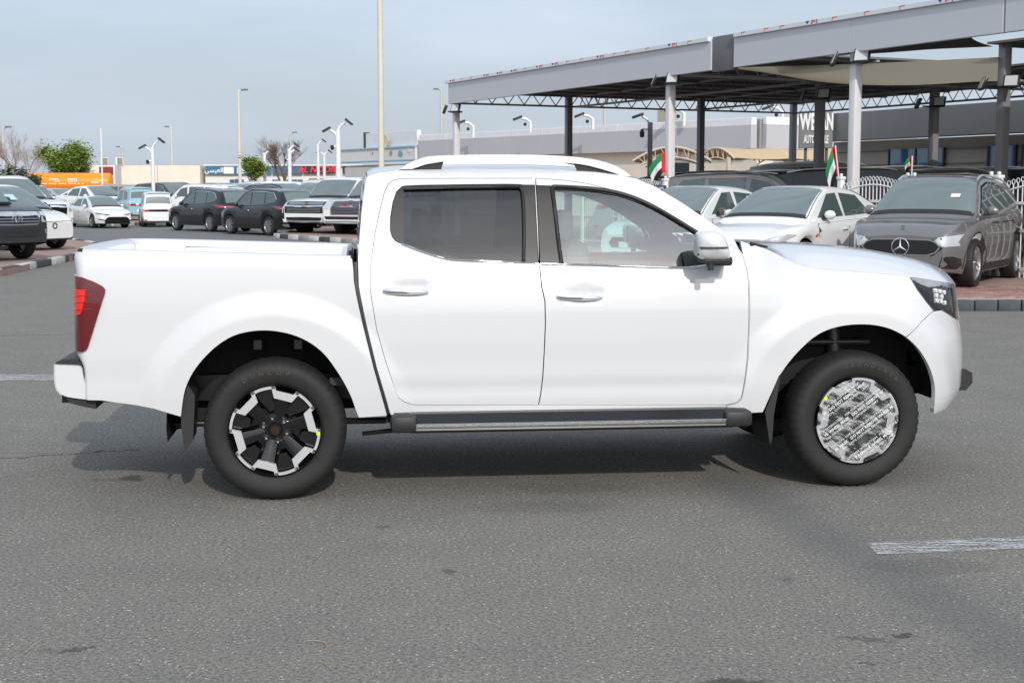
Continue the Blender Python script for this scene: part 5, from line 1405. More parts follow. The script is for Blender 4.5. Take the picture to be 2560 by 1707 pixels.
def build_car(S, name, label, cat, group=None):
    root = thing(name, label, cat, (0, 0, 0), 0, group)
    c = CarShape(S); bm_ = S['paint']
    rows = []
    for x in c.stations():
        P = c.section(x); rows.append([(x, y, z) for y, z in P] + [(x, -y, z) for y, z in P[-2::-1]])
    # rounded ends
    def cap(r, sx):
        my = 0; mz = sum(p[2] for p in r) / len(r)
        return [(p[0] + sx, p[1] * .96, mz + (p[2] - mz) * .94) for p in r]
    rows = [cap(rows[0], -.03)] + rows + [cap(rows[-1], .03)]
    mb = MB().grid(rows)
    for r in (rows[0], rows[-1]): mb.add(r, [tuple(range(len(r)))])
    mb.build('body', bm_, root, 32)
    h = c.L / 2; xs = c.ax; W2 = c.W / 2
    ub = MB().box((0, 0, (c.zb0 + .62) / 2 + .02), (c.L - .5, c.W * .62, .62 - c.zb0)); ub.box(((xs[0] + xs[1]) / 2, 0, c.zb0 + .1), (abs(xs[0] - xs[1]) - 2 * c.r - .2, c.W * .9, .16))
    ub.build('underbody', LINER, root)
    side, fr, re = SideS(c), EndS(c, 1), EndS(c, -1)
    kw = dict(gap=0, depth=.006, d=.16, edge_d=.09)
    # glass
    def topglass(x0, x1, k0, k1, nm, gm=None):
        rr = []
        for i in range(9):
            x = x0 + (x1 - x0) * i / 8; yy = c.ye(x) * (k0 + (k1 - k0) * i / 8)
            rr.append([(x, yy * t, c.ztop(x, yy * t) + .009) for t in [j / 8 for j in range(-8, 9)]])
        return MB().grid(rr).build(nm, gm or SCREEN, root, 60)
    R_ = S['roof']
    wsx = S['ws']; topglass(wsx[0], wsx[1], .97, .955, 'windscreen'); topglass(wsx[0] + .09, wsx[0], .95, .97, 'wiper_cowl', PLASTIC)
    rwx = S['rw']
    if rwx: topglass(rwx[0], rwx[1], .93, .93, 'rear_window')
    for q in S['side']:
        patch('side_window', q, side, root, S.get('glass', CARGLASS), off=.007, **kw)
    if S.get('trim'):
        for q in S['side']:
            pass
        line = S['trim']; 
        for sy in (1, -1):
            MB().tube([(x, sy * (c.hw(x, z) + .008), z) for x, z in line], .017, 5).build('window_trim', CHROME, root, 60)
    for q in S.get('doors', ()):
        patch('shut_line', inset(resamp(q, .1), -.012), side, root, RUBBER, off=.0025, gap=0, depth=.003, d=.18, edge_d=.1)
        dd = patch('door', q, side, root, bm_, off=.005, gap=0, depth=.006, d=.13, edge_d=.07)
        if S.get('handles', True):
            xm = min(p[0] for p in q) + .16; zm = max(p[1] for p in q) - .13
            for i, sy in enumerate((-1, 1)):
                MB().cbox((xm, sy * (c.hw(xm, zm) + .02), zm), (.19, .03, .026), .008).build('handle', S.get('handle', bm_), dd[i], 40)
    if S.get('clad'):
        for ax in xs:
            r0, r1 = c.r + .05, c.r + S['clad']
            arc = [(ax + r1 * math.cos(t), c.r + r1 * .97 * math.sin(t)) for t in [R(-8) + R(196) * k / 20 for k in range(21)]] + [(ax + r0 * math.cos(t), c.r + r0 * .97 * math.sin(t)) for t in [R(-8) + R(196) * k / 20 for k in range(20, -1, -1)]]
            patch('arch_trim', arc, side, root, PLASTIC, off=.012, gap=0, depth=.02, d=.2, edge_d=.08)
        sill = [(xs[1] + c.r + .12, c.zb0 + .02), (xs[0] - c.r - .12, c.zb0 + .02), (xs[0] - c.r - .12, c.zb0 + .13), (xs[1] + c.r + .12, c.zb0 + .13)]
        patch('sill_trim', sill, side, root, PLASTIC, off=.012, gap=0, depth=.02, d=.3, edge_d=.2)
    for item in S.get('front', ()):
        nm, poly, m = item[:3]; off = item[3] if len(item) > 3 else .008; mir = item[4] if len(item) > 4 else False
        patch(nm, poly, fr, root, m, off=off, mirror=mir, gap=0, depth=.012, d=.08, edge_d=.05)
    for item in S.get('rear', ()):
        nm, poly, m = item[:3]; off = item[3] if len(item) > 3 else .008; mir = item[4] if len(item) > 4 else False
        patch(nm, poly, re, root, m, off=off, mirror=mir, gap=0, depth=.012, d=.1, edge_d=.06)
    # mirrors
    mx_ = S.get('mirror', wsx[0] - .42); mz = c.deckf(mx_) + .10
    for sy in (1, -1):
        rr = []
        for k in range(7):
            t = k / 6; f = math.sqrt(max(.02, 1 - (2 * t - 1) ** 2)); y = sy * (c.hw(mx_, mz) + .05 + .20 * t)
            rr.append([(mx_ + .07 * f * math.cos(a), y, mz + .075 * f * math.sin(a)) for a in [2 * math.pi * j / 12 for j in range(12)]])
        MB().grid(rr, True).build('mirror', S.get('mirror_m', bm_), root, 60)
        MB().box((mx_, sy * (c.hw(mx_, mz) + .02), mz - .06), (.08, .16, .03)).build('mirror_arm', PLASTIC, root)
    if S.get('rails'):
        for sy in (1, -1):
            x0, x1 = S['rails']; pts = []
            for k in range(13):
                x = x0 + (x1 - x0) * k / 12; y = c.ye(x) - .035
                pts.append((x, sy * y, c.ztop(x, y) + .004 + .032 * min(1, 6 * min(k, 12 - k) / 12)))
            MB().tube(pts, .016, 6).build('roof_rail', S.get('rail_m', RAILM), root, 60)
    ty, rm = car_wheel(c.r, S.get('rim', 'five'))
    for ax in xs:
        for sy in (1, -1):
            w = link('wheel', ty, root, (ax, -sy * (W2 - .135), c.r), (0, .3 * ax, 0 if sy == 1 else math.pi))
            link('rim', rm, w)
    return root
def place(o, x, y, f, z=PZ, sc=1.0):
    o.location = (x, y, z); o.rotation_euler = (0, 0, math.atan2(f[1], f[0])); o.scale = (sc, sc, sc); return o
def windows(*z): return z

def spec_sedan(p, **k):
    S = dict(L=4.55, W=1.79, r=.315, ax=(1.36, -1.28), zb=.19, paint=p, tumble=.36,
        deck=[(-2.275, .86), (-2.1, 1.0), (-1.6, 1.03), (-.5, .96), (.9, .92), (1.5, .86), (2.05, .74), (2.275, .60)],
        roof=[(-1.95, 1.0), (-1.35, 1.22), (-.75, 1.43), (-.1, 1.485), (.3, 1.455), (.75, 1.26), (1.22, .98)], ws=(1.12, .32), rw=(-1.80, -.78),
        side=[[(-.05, 1.0), (.88, .98), (.72, 1.08), (.32, 1.36), (.0, 1.38)], [(-.13, 1.0), (-1.02, 1.03), (-.98, 1.12), (-.72, 1.34), (-.13, 1.38)], [(-1.08, 1.04), (-1.42, 1.06), (-1.06, 1.17)]],
        doors=[[(-.10, .92), (.98, .88), (1.0, .6), (.86, .30), (-.08, .30)], [(-.14, .92), (-1.18, .96), (-1.12, .72), (-.80, .42), (-.72, .30), (-.12, .30)]], rim='five')
    S.update(k); return S
def spec_suv(p, **k):
    S = dict(L=4.7, W=1.86, r=.36, ax=(1.42, -1.30), zb=.24, paint=p, tumble=.27,
        deck=[(-2.35, .95), (-2.28, 1.08), (-1.5, 1.10), (0, 1.05), (1.0, 1.03), (1.6, .99), (2.15, .88), (2.35, .74)],
        roof=[(-2.3, 1.10), (-2.12, 1.42), (-1.85, 1.63), (-.9, 1.70), (0, 1.72), (.45, 1.66), (.8, 1.47), (1.3, 1.08)], ws=(1.2, .48), rw=(-2.27, -1.98),
        side=[[(.05, 1.11), (.98, 1.09), (.85, 1.19), (.50, 1.50), (.10, 1.58)], [(-.05, 1.11), (-.92, 1.14), (-.88, 1.58), (-.02, 1.59)], [(-1.0, 1.15), (-1.62, 1.22), (-1.75, 1.32), (-1.55, 1.53), (-.97, 1.57)]],
        doors=[[(.0, 1.02), (1.04, 1.0), (1.06, .7), (.92, .36), (.02, .36)], [(-.04, 1.02), (-1.02, 1.04), (-1.0, .82), (-.80, .5), (-.72, .36), (-.02, .36)]], rim='multi', rails=(-1.8, .3))
    S.update(k); return S
def spec_big(p, **k):
    S = dict(L=5.1, W=2.0, r=.40, ax=(1.55, -1.45), zb=.30, paint=p, tumble=.22, nose=.14,
        deck=[(-2.55, 1.0), (-2.5, 1.15), (-1.5, 1.17), (0, 1.15), (1.1, 1.16), (1.8, 1.14), (2.4, 1.05), (2.55, .95)],
        roof=[(-2.53, 1.17), (-2.45, 1.55), (-2.3, 1.80), (-1, 1.88), (.2, 1.88), (.58, 1.80), (.95, 1.52), (1.32, 1.18)], ws=(1.24, .60), rw=(-2.5, -2.36),
        side=[[(.15, 1.22), (1.02, 1.21), (.90, 1.33), (.62, 1.66), (.2, 1.74)], [(.05, 1.22), (-.92, 1.22), (-.9, 1.74), (.08, 1.75)], [(-1.0, 1.22), (-2.05, 1.26), (-2.08, 1.66), (-.98, 1.73)]],
        doors=[[(.1, 1.10), (1.12, 1.10), (1.14, .8), (1.0, .42), (.12, .42)], [(.06, 1.10), (-1.05, 1.12), (-1.0, .9), (-.85, .6), (-.78, .42), (.08, .42)]], rim='five', rails=(-2.1, .4))
    S.update(k); return S
def spec_mini(p, **k):
    S = dict(L=2.95, W=1.5, r=.265, ax=(1.02, -.98), zb=.19, paint=p, tumble=.16, nose=.16, tail=.10,
        deck=[(-1.475, .85), (-1.42, .95), (0, .93), (.7, .92), (1.2, .84), (1.4, .72), (1.475, .6)],
        roof=[(-1.46, .95), (-1.38, 1.35), (-1.25, 1.56), (-.3, 1.61), (.3, 1.57), (.62, 1.36), (1.02, .93)], ws=(.95, .40), rw=(-1.44, -1.31),
        side=[[(-.25, .99), (.72, .98), (.58, 1.12), (.38, 1.42), (-.22, 1.49)], [(-.42, .99), (-1.10, 1.01), (-1.05, 1.36), (-.40, 1.48)]],
        doors=[[(-.36, .92), (.80, .90), (.78, .6), (.66, .30), (-.34, .30)]], rim='five', handle=PLASTIC)
    S.update(k); return S
def spec_cross(p, **k):
    S = dict(L=4.46, W=1.84, r=.37, ax=(1.38, -1.35), zb=.22, paint=p, tumble=.33, nose=.30,
        deck=[(-2.23, .92), (-2.1, 1.10), (-1.5, 1.13), (-.3, 1.06), (.9, 1.03), (1.5, 1.0), (2.0, .92), (2.17, .83), (2.23, .76)],
        roof=[(-2.1, 1.10), (-1.85, 1.28), (-1.45, 1.52), (-.8, 1.64), (0, 1.67), (.35, 1.63), (.72, 1.44), (1.22, 1.08)], ws=(1.14, .38), rw=(-2.02, -1.5),
        side=[[(-.02, 1.12), (.92, 1.10), (.8, 1.18), (.42, 1.46), (.02, 1.53)], [(-.10, 1.12), (-.98, 1.17), (-.94, 1.45), (-.10, 1.53)], [(-1.05, 1.18), (-1.45, 1.24), (-1.02, 1.43)]],
        doors=[[(-.06, 1.03), (1.0, 1.01), (1.02, .7), (.88, .34), (-.04, .34)], [(-.10, 1.03), (-1.15, 1.08), (-1.1, .86), (-.84, .5), (-.76, .34), (-.08, .34)]], rim='twin', rails=(-1.5, .35), clad=.11)
    S.update(k); return S

MIRB = PLASTIC
# ---- graphite crossover with round star badge, nearest on the right
grn = mat('grille_black', (.012, .012, .014), .18, coat=.5)
S = spec_cross(GREYP, mirror_m=GREYP, front=[
    ('grille', symp([(0, .50), (.40, .50), (.52, .545), (.585, .63), (.52, .70), (.42, .735), (0, .745)]), CHROME, .010),
    ('grille', symp([(0, .515), (.39, .515), (.50, .555), (.56, .63), (.50, .69), (.41, .722), (0, .731)]), grn, .016),
    ('headlight', [(.48, .71), (.60, .63), (.78, .64), (.87, .70), (.91, .80), (.86, .815), (.70, .79), (.54, .76)], LAMPGLASS, .008, True),
    ('headlight_mask', [(.47, .50), (.60, .60), (.60, .655), (.50, .70), (.46, .74), (0.44, .72), (.56, .64), (.42, .50)], grn, .006, True),
    ('air_intake', [(.56, .33), (.74, .30), (.80, .36), (.80, .45), (.72, .49), (.60, .49)], grn, .008, True),
    ('lower_intake', symp([(0, .245), (.5, .245), (.6, .29), (.5, .31), (0, .31)]), PLASTIC, .01),
    ('bumper_blade', symp([(0, .315), (.62, .285), (.78, .27), (.80, .29), (.6, .305), (0, .34)]), ALU, .012),
    ('windscreen_sticker', rect(-.3, -.3, .1, .1), PLATE)][:-1],
    rear=[('taillight', symp([(0, .98), (.86, .96), (.88, 1.03), (0, 1.04)]), REDLAMP)], trim=[(1.0, 1.08), (.8, 1.20), (.42, 1.49), (0, 1.56), (-.5, 1.545), (-.95, 1.475), (-1.25, 1.36), (-1.5, 1.245)])
o = build_car(S, 'crossover', 'graphite grey crossover with a chrome star badge parked at the right kerb', 'car'); place(o, 7.08, 23.5, (-.52, -.854), sc=1.03)
st = MB(); X_ = 2.285
st.tube([(X_, .125 * math.cos(a), .625 + .125 * math.sin(a)) for a in [2 * math.pi * k / 28 for k in range(29)]], .009, 6)
for k in range(3):
    a = R(90 + 120 * k); st.add([(X_ + .01, .02 * math.cos(a + 2), .625 + .02 * math.sin(a + 2)), (X_ + .004, .122 * math.cos(a), .625 + .122 * math.sin(a)), (X_ + .01, .02 * math.cos(a - 2), .625 + .02 * math.sin(a - 2)), (X_ + .018, 0, .625)], [(0, 1, 3), (1, 2, 3)])
st.build('star_badge', CHROME, o, 40)
MB().box((.86, .42, 1.368), (.09, .14, .004), ry=R(35)).build('windscreen_sticker', PLATE, o)
MB().tube([(2.15, 0, .915), (2.17, .0, .91)], .028, 10).build('bonnet_badge', CHROME, o)

# ---- white sedans beside it
sed_front = [('headlight', [(.50, .62), (.62, .56), (.80, .64), (.86, .73), (.80, .74), (.62, .68)], LAMPGLASS, .008, True),
    ('grille', symp([(0, .40), (.42, .40), (.48, .48), (.40, .58), (0, .58)]), grn), ('lower_intake', symp([(0, .24), (.5, .24), (.45, .32), (0, .32)]), grn),
    ('number_plate', rect(-.26, .26, .40, .50), PLATE, .014), ('fog_lamp', circ(.68, .36, .055), LAMPGLASS, .008, True)]
sed_rear = [('taillight', [(.45, .78), (.80, .78), (.84, .90), (.5, .92)], REDLAMP, .008, True), ('number_plate', rect(-.26, .26, .62, .74), PLATE)]
S = spec_sedan(WHITE, front=sed_front, rear=sed_rear, mirror_m=WHITE)
proto_sedan = build_car(S, 'sedan', 'white saloon car parked on the left of the graphite crossover', 'car'); place(proto_sedan, 5.05, 25.2, (-.62, -.785), sc=1.045)
MB().box((1.1, .912, .72), (.07, .012, .035)).build('indicator_lamp', AMBER, proto_sedan)
S = spec_sedan(paint('pale_white', (.70, .72, .74)), front=sed_front, rear=sed_rear, mirror_m=mat('mirror_bronze', (.12, .105, .09), .3, .5), trim=None)
o = build_car(S, 'sedan', 'pale white saloon car with bronze mirrors, farthest left of the right kerb cars', 'car'); place(o, 3.72, 28.4, (-.62, -.785), sc=1.05)
MB().box((-.55, .79, 1.18), (.16, .012, .26), rx=R(20)).build('price_sticker', mat('sticker_blue', (.45, .62, .72), .5), o)

# ---- left island: black pickup nose, white electric hatchback, tall white off-roader
hil = mat('paint_matt_black', (.028, .029, .033), .42, coat=.25)
bars = [('grille_bar', symp([(0, z), (.50, z), (.49, z + .022), (0, z + .022)]), CHROME, .024) for z in (.80, .86, .92)]
S = spec_big(hil, L=5.2, W=1.84, r=.38, nose=.20, ax=(1.62, -1.45), rails=None, glass=CARGLASS,
    deck=[(-2.6, 1.0), (-2.55, 1.1), (-1.5, 1.12), (0, 1.1), (1.1, 1.14), (1.8, 1.12), (2.4, 1.03), (2.6, .92)],
    roof=[(-.9, 1.1), (-.78, 1.55), (-.6, 1.74), (0, 1.78), (.35, 1.76), (.7, 1.62), (1.0, 1.42), (1.36, 1.13)], ws=(1.28, .5), rw=None,
    side=[[(.15, 1.18), (1.02, 1.18), (.9, 1.3), (.5, 1.62), (.2, 1.66)], [(.05, 1.18), (-.72, 1.18), (-.62, 1.62), (.08, 1.66)]], doors=[[(.1, 1.08), (1.12, 1.08), (1.14, .8), (1.0, .42), (.12, .42)], [(.06, 1.08), (-.8, 1.08), (-.78, .42), (.08, .42)]],
    front=[('grille_frame', symp([(0, .73), (.50, .74), (.57, .97), (.56, 1.0), (0, 1.01)]), CHROME, .010), ('grille', symp([(0, .76), (.49, .77), (.53, .94), (0, .95)]), grn, .018)] + bars + [
        ('headlight', [(.58, .80), (.72, .78), (.84, .86), (.86, 1.0), (.60, 1.0)], LAMPGLASS, .010, True), ('fog_lamp', circ(.72, .60, .06), LAMPGLASS, .014, True),
        ('bumper_recess', symp([(0, .50), (.50, .50), (.55, .66), (0, .68)]), PLASTIC, .012)])
o = build_car(S, 'black_pickup', 'matt black pickup with chrome grille and oval badge cut by the left edge', 'pickup truck'); place(o, -12.45, 31.3, (.80, -.60), sc=1.02)
bd_ = MB(); X_ = 2.655
def ell(a, b, zc=.875, yc=0): return [(X_, yc + a * math.cos(t), zc + b * math.sin(t)) for t in [2 * math.pi * k / 24 for k in range(25)]]
bd_.tube(ell(.115, .075), .011, 6); bd_.tube(ell(.038, .07), .009, 6); bd_.tube(ell(.085, .032, .905), .009, 6); bd_.build('oval_badge', CHROME, o, 50)
MB().cbox((1.75, 0, 1.18), (.5, .62, .07), .02).build('bonnet_scoop', hil, o); MB().box((2.0, 0, 1.175), (.02, .5, .04)).build('scoop_slot', LINER, o)
S = spec_cross(PEARL, L=4.35, clad=None, rails=None, rim='five', r=.34, nose=.32, glass=CARGLASS, mirror_m=GLOSSB,
    deck=[(-2.17, .92), (-2.05, 1.06), (-1.5, 1.08), (-.3, 1.02), (.9, .99), (1.4, .94), (1.9, .84), (2.12, .74), (2.175, .66)],
    roof=[(-2.05, 1.06), (-1.85, 1.25), (-1.45, 1.47), (-.8, 1.57), (0, 1.60), (.35, 1.56), (.9, 1.28), (1.38, .97)], ws=(1.28, .40),
    front=[('shut_line', symp([(0, .695), (.55, .70), (.70, .715), (.70, .722), (.55, .708), (0, .703)]), RUBBER, .008), ('headlight', [(.58, .64), (.72, .62), (.84, .70), (.86, .76), (.70, .73)], LAMPGLASS, .008, True),
           ('air_intake', [(.62, .42), (.78, .36), (.82, .52), (.72, .46)], mat('green_black', (.03, .06, .02), .3), .008, True), ('lower_intake', symp([(0, .24), (.62, .25), (.74, .32), (.60, .33), (.5, .29), (0, .29)]), grn, .008)])
o = build_car(S, 'electric_hatchback', 'white electric hatchback with dark round badge behind the black pickup', 'car'); place(o, -13.2, 36.2, (.88, -.48), sc=1.0)
MB().tube([(2.212, .065 * math.cos(t), .60 + .065 * math.sin(t)) for t in [2 * math.pi * k / 20 for k in range(21)]], .014, 6).build('round_badge', mat('badge_dark', (.05, .055, .07), .2, .6), o, 50)
MB().box((.98, -.35, 1.30), (.22, .5, .004), ry=R(38)).build('windscreen_sticker', mat('sticker_blue', (.45, .62, .72), .5), o)
big_front = [('grille', symp([(0, .72), (.60, .72), (.64, 1.02), (0, 1.03)]), grn), ('grille_bar', symp([(0, .80), (.58, .80), (.58, .83), (0, .83)]), CHROME, .018), ('grille_bar', symp([(0, .92), (.6, .92), (.6, .95), (0, .95)]), CHROME, .018),
    ('headlight', [(.66, .80), (.88, .82), (.92, 1.0), (.68, 1.02)], LAMPGLASS, .010, True), ('lower_intake', symp([(0, .42), (.6, .42), (.66, .56), (0, .58)]), grn), ('fog_lamp', circ(.78, .56, .06), LAMPGLASS, .012, True)]
big_rear = [('taillight', [(.72, .95), (.92, .95), (.92, 1.25), (.74, 1.25)], REDLAMP, .010, True), ('number_plate', rect(-.27, .27, .80, .92), PLATE)]
S = spec_big(WHITE, front=big_front, rear=big_rear)
proto_big = build_car(S, 'off_roader', 'tall white off-roader at the left edge behind the electric hatchback', 'car'); place(proto_big, -16.0, 44.6, (.80, -.60))

# ---- white saloon with black mesh nose facing the road on the left
S = spec_sedan(WHITE, L=4.63, rear=sed_rear, front=[('grille', symp([(0, .26), (.60, .24), (.66, .34), (.50, .50), (.40, .53), (0, .53)]), grn, .012), ('headlight', [(.34, .62), (.60, .60), (.82, .66), (.86, .72), (.60, .665), (.36, .645)], GLOSSB, .010, True), ('daylight_strip', [(.56, .60), (.80, .64), (.82, .67), (.58, .63)], LAMPGLASS, .013, True),
    ('bumper_slot', [(.64, .36), (.84, .42), (.84, .46), (.64, .40)], grn, .012, True), ('chin_spoiler', symp([(0, .20), (.80, .20), (.84, .235), (0, .235)]), PLASTIC, .014)])
o = build_car(S, 'sedan', 'white saloon with wide black mesh nose parked at the far left corner', 'car'); place(o, -17.5, 60.3, (.62, -.785), 0, .88)

# ---- two black sport utilities seen from behind
S = spec_suv(BLACKP, clad=None, trim=[(1.0, 1.09), (.85, 1.21), (.50, 1.53), (.0, 1.62), (-.9, 1.605), (-1.5, 1.55), (-1.72, 1.34)], handle=BLACKP, rail_m=ALU,
    rear=[('taillight', [(.30, .99), (.62, .98), (.88, .97), (.90, 1.06), (.60, 1.05), (.30, 1.02)], REDLAMP, .010, True), ('light_bar', symp([(0, 1.0), (.86, .99), (.86, 1.005), (0, 1.015)]), ALU, .016), ('reflector', [(.55, .50), (.82, .50), (.84, .55), (.56, .55)], REDLAMP, .010, True),
          ('exhaust_trim', [(.52, .33), (.80, .36), (.84, .44), (.54, .43)], CHROME, .012, True), ('exhaust_tip', [(.58, .36), (.76, .38), (.78, .42), (.60, .41)], LINER, .016, True), ('lower_bumper', symp([(0, .30), (.50, .30), (.50, .47), (0, .47)]), PLASTIC, .010), ('number_plate', rect(-.27, .27, .74, .86), GLOSSB)],
    front=[('grille', symp([(0, .42), (.55, .42), (.6, .72), (0, .74)]), grn), ('headlight', [(.62, .72), (.84, .74), (.88, .82), (.64, .80)], LAMPGLASS, .01, True)])
proto_suv = build_car(S, 'black_suv', 'glossy black sport utility seen from behind, the left of the pair above the truck bed', 'car'); place(proto_suv, -11.6, 55.2, (-.67, .74), 0, .94)
MB().box((-.02, .94, .92), (.05, .012, .05)).build('door_sticker', PLATE, proto_suv)
o = copy_tree(proto_suv); o['label'] = 'glossy black sport utility right of the pair, next to the chrome grilled one'; place(o, -8.65, 50.9, (-.67, .74), 0, .94)
# ---- two big white American style sport utilities
chb = [('grille_slat', symp([(0, z), (.70, z), (.70, z + .02), (0, z + .02)]), ALU, .020) for z in (.72, .77, .82, .97, 1.0)]
S = spec_big(WHITE, L=5.3, W=2.06, r=.41, nose=.10, front=[('grille', symp([(0, .68), (.78, .68), (.80, 1.06), (0, 1.07)]), grn, .010)] + chb + [('grille_bar', symp([(0, .88), (.78, .89), (.78, .93), (0, .92)]), CHROME, .024),
    ('badge', [(-.10, .88), (.04, .88), (.10, .93), (-.04, .93)], mat('gold_badge', (.55, .38, .15), .3, .9), .034), ('headlight', [(.78, .90), (.97, .92), (.98, 1.07), (.80, 1.06)], LAMPGLASS, .014, True), ('corner_intake', [(.80, .48), (.96, .50), (.97, .86), (.82, .84)], GLOSSB, .012, True), ('lower_intake', symp([(0, .44), (.70, .44), (.74, .54), (0, .55)]), grn, .010), ('skid_plate', symp([(0, .40), (.66, .38), (.72, .43), (0, .435)]), ALU, .016)])
o = build_car(S, 'white_suv', 'large white sport utility with gold bar badge and chrome barred grille', 'car'); place(o, -5.75, 50.4, (-.47, -.88))
mesh_pts = [('grille_frame', symp([(0, .64), (.60, .64), (.64, 1.10), (0, 1.11)]), CHROME, .012), ('grille', symp([(0, .67), (.56, .67), (.60, 1.07), (0, 1.08)]), mat('grille_steel', (.10, .10, .11), .35, .8), .022)]
S = spec_big(WHITE, L=5.3, W=2.06, r=.41, nose=.10, front=mesh_pts + [('headlight', [(.66, .82), (.97, .86), (.98, 1.08), (.68, 1.08)], LAMPGLASS, .014, True), ('lower_intake', symp([(0, .50), (.80, .50), (.84, .60), (0, .60)]), grn, .010), ('skid_plate', symp([(0, .41), (.8, .39), (.84, .45), (0, .46)]), ALU, .016)])
o = build_car(S, 'white_suv', 'large white sport utility with tall chrome mesh grille half hidden behind the truck cab', 'car'); place(o, -4.2, 48.9, (-.45, -.89))
for r_ in range(9):
    gb = MB()
    for c_ in range(11 - (r_ % 2)):
        y = (c_ - 5 + .5 * (r_ % 2)) * .108; z = .70 + r_ * .045
        gb.tube([(2.71, y - .045, z), (2.715, y, z + .022), (2.71, y + .045, z)], .008, 4)
    gb.build('grille_mesh', ALU, o)
me = text_mesh('GMC', .13, mat('badge_red', (.35, .03, .03), .3), .012, True); me.transform(Matrix.Rotation(R(90), 4, 'X')); me.transform(Matrix.Rotation(R(90), 4, 'Z')); link('grille_lettering', me, o, (2.73, 0, .97))

# ---- two city electric boxes
mini_rear = [('taillight', [(.40, .72), (.66, .70), (.68, .80), (.40, .80)], REDLAMP, .012, True), ('black_band', symp([(0, .71), (.42, .71), (.42, .81), (0, .81)]), GLOSSB, .008), ('number_plate', rect(-.30, .30, .42, .53), PLATE, .010), ('lower_bumper', symp([(0, .20), (.62, .21), (.66, .29), (0, .29)]), PLASTIC, .010), ('reflector', [(.50, .30), (.64, .30), (.64, .35), (.50, .35)], REDLAMP, .014, True)]
S = spec_mini(BLUEP, rear=mini_rear); mb1 = build_car(S, 'city_car', 'pale blue boxy city car seen from behind beside its white twin', 'car'); place(mb1, -18.1, 68.5, (-.50, .866), sc=.97)
S = spec_mini(WHITE, rear=mini_rear); mb2 = build_car(S, 'city_car', 'white boxy city car with black rear band beside the pale blue one', 'car'); place(mb2, -15.35, 61.6, (-.30, .954), 0, .92)

# ---- rows of cars further off
TABLE = {}
for c in bpy.data.objects:
    if c.parent: TABLE.setdefault(c.parent.name, []).append(c)
def another(proto, label, x, y, f, p=None, z=PZ, sc=1.0, group=None, old=None):
    o = copy_tree(proto, None, TABLE); o['label'] = label
    if group: o['group'] = group
    if p is not None:
        def paintit(c):
            for s_ in c.material_slots:
                if s_.material == old: s_.link = 'OBJECT'; s_.material = p
        stack = [o]
        while stack:
            q = stack.pop()
            if q.type == 'MESH': paintit(q)
            stack += [ch for ch in CH.get(q.name, ())]
    return place(o, x, y, f, z, sc)
class _CH(dict):
    def get(s, n, d=()):
        return bpy.data.objects[n].children
CH = _CH()
PR = {'s': (proto_sedan, WHITE, 'saloon'), 'v': (proto_suv, BLACKP, 'sport utility'), 'b': (proto_big, WHITE, 'off-roader')}
FL = (.80, -.60)
def far(kind, label, px, Yd, p=None, f=FL, sc=1., z=PZ, group=None):
    pr = PR[kind]; x = (px - 1176) / 3267 * Yd
    return another(pr[0], label, x, Yd, f, p, z, sc, group, pr[1])
far('b', 'white off-roader with broad chrome grille between the hatchback and the mesh-nosed saloon', 62, 60, None, (.72, -.69), .88)
far('s', 'white saloon with dark roof glass just behind the mesh-nosed white saloon', 222, 74, PEARL, (.75, -.66), 1.1)
far('b', 'beige estate car side-on behind the pale blue city car', 262, 88, BEIGEP, (-.97, .25), .92)
far('b', 'white pickup with roof bars just behind the white boxy city car', 462, 71, None, (-.9, .43), .9)
far('v', 'dark sport utility between the black pair and the gold-badged white one', 735, 58, DGREY, (-.5, -.86), 1.0)
far('b', 'white jeep-like off-roader behind the gold-badged sport utility, below the red shop letters', 785, 80, None, (.75, -.66), 1.05)
far('v', 'grey sport utility with clear roofline behind the right black sport utility', 655, 66, DKBLUE, (.75, -.66), 1.0)
far('b', 'white pickup cab behind the bare tree', 618, 84, None, (-.9, -.43), 1.0)
rg = random.Random(21)
cols = [('white', WHITE), ('silver', SILVERP), ('black', BLACKP), ('dark grey', DGREY), ('dark blue', DKBLUE), ('beige', BEIGEP), ('brown', BROWNP), ('graphite', GREYP)]
wt = [0, 0, 1, 1, 2, 2, 3, 3, 4, 5, 6, 7]
names = {'s': 'saloon', 'v': 'sport utility', 'b': 'off-roader'}
ORD = 'none first second third fourth fifth sixth seventh eighth ninth tenth eleventh twelfth'.split()
for row, (Yd, xs_) in enumerate(((79, range(130, 640, 84)), (90, range(165, 830, 78)), (101, range(150, 860, 74)), (113, range(140, 850, 70)))):
    num = 0
    for px in xs_:
        if (row == 0 and 200 < px < 330) or (row > 1 and px < 320): continue
        k = rg.choice('svvb') if px > 320 else 's'; cn_, cm = cols[wt[rg.randrange(12)]]; num += 1
        where = ('nearest', 'second', 'third', 'farthest')[row]
        far(k, '%s %s, %s from the left in the %s far row on the left' % (cn_, names[k], ORD[num], where), px + rg.uniform(-12, 12), Yd + rg.uniform(-.7, .7), cm, rg.choice([(.78, -.62), (.78, -.62), (-.78, .62), (.7, -.71)]), rg.uniform(.97, 1.06), group='cars in the far rows on the left')
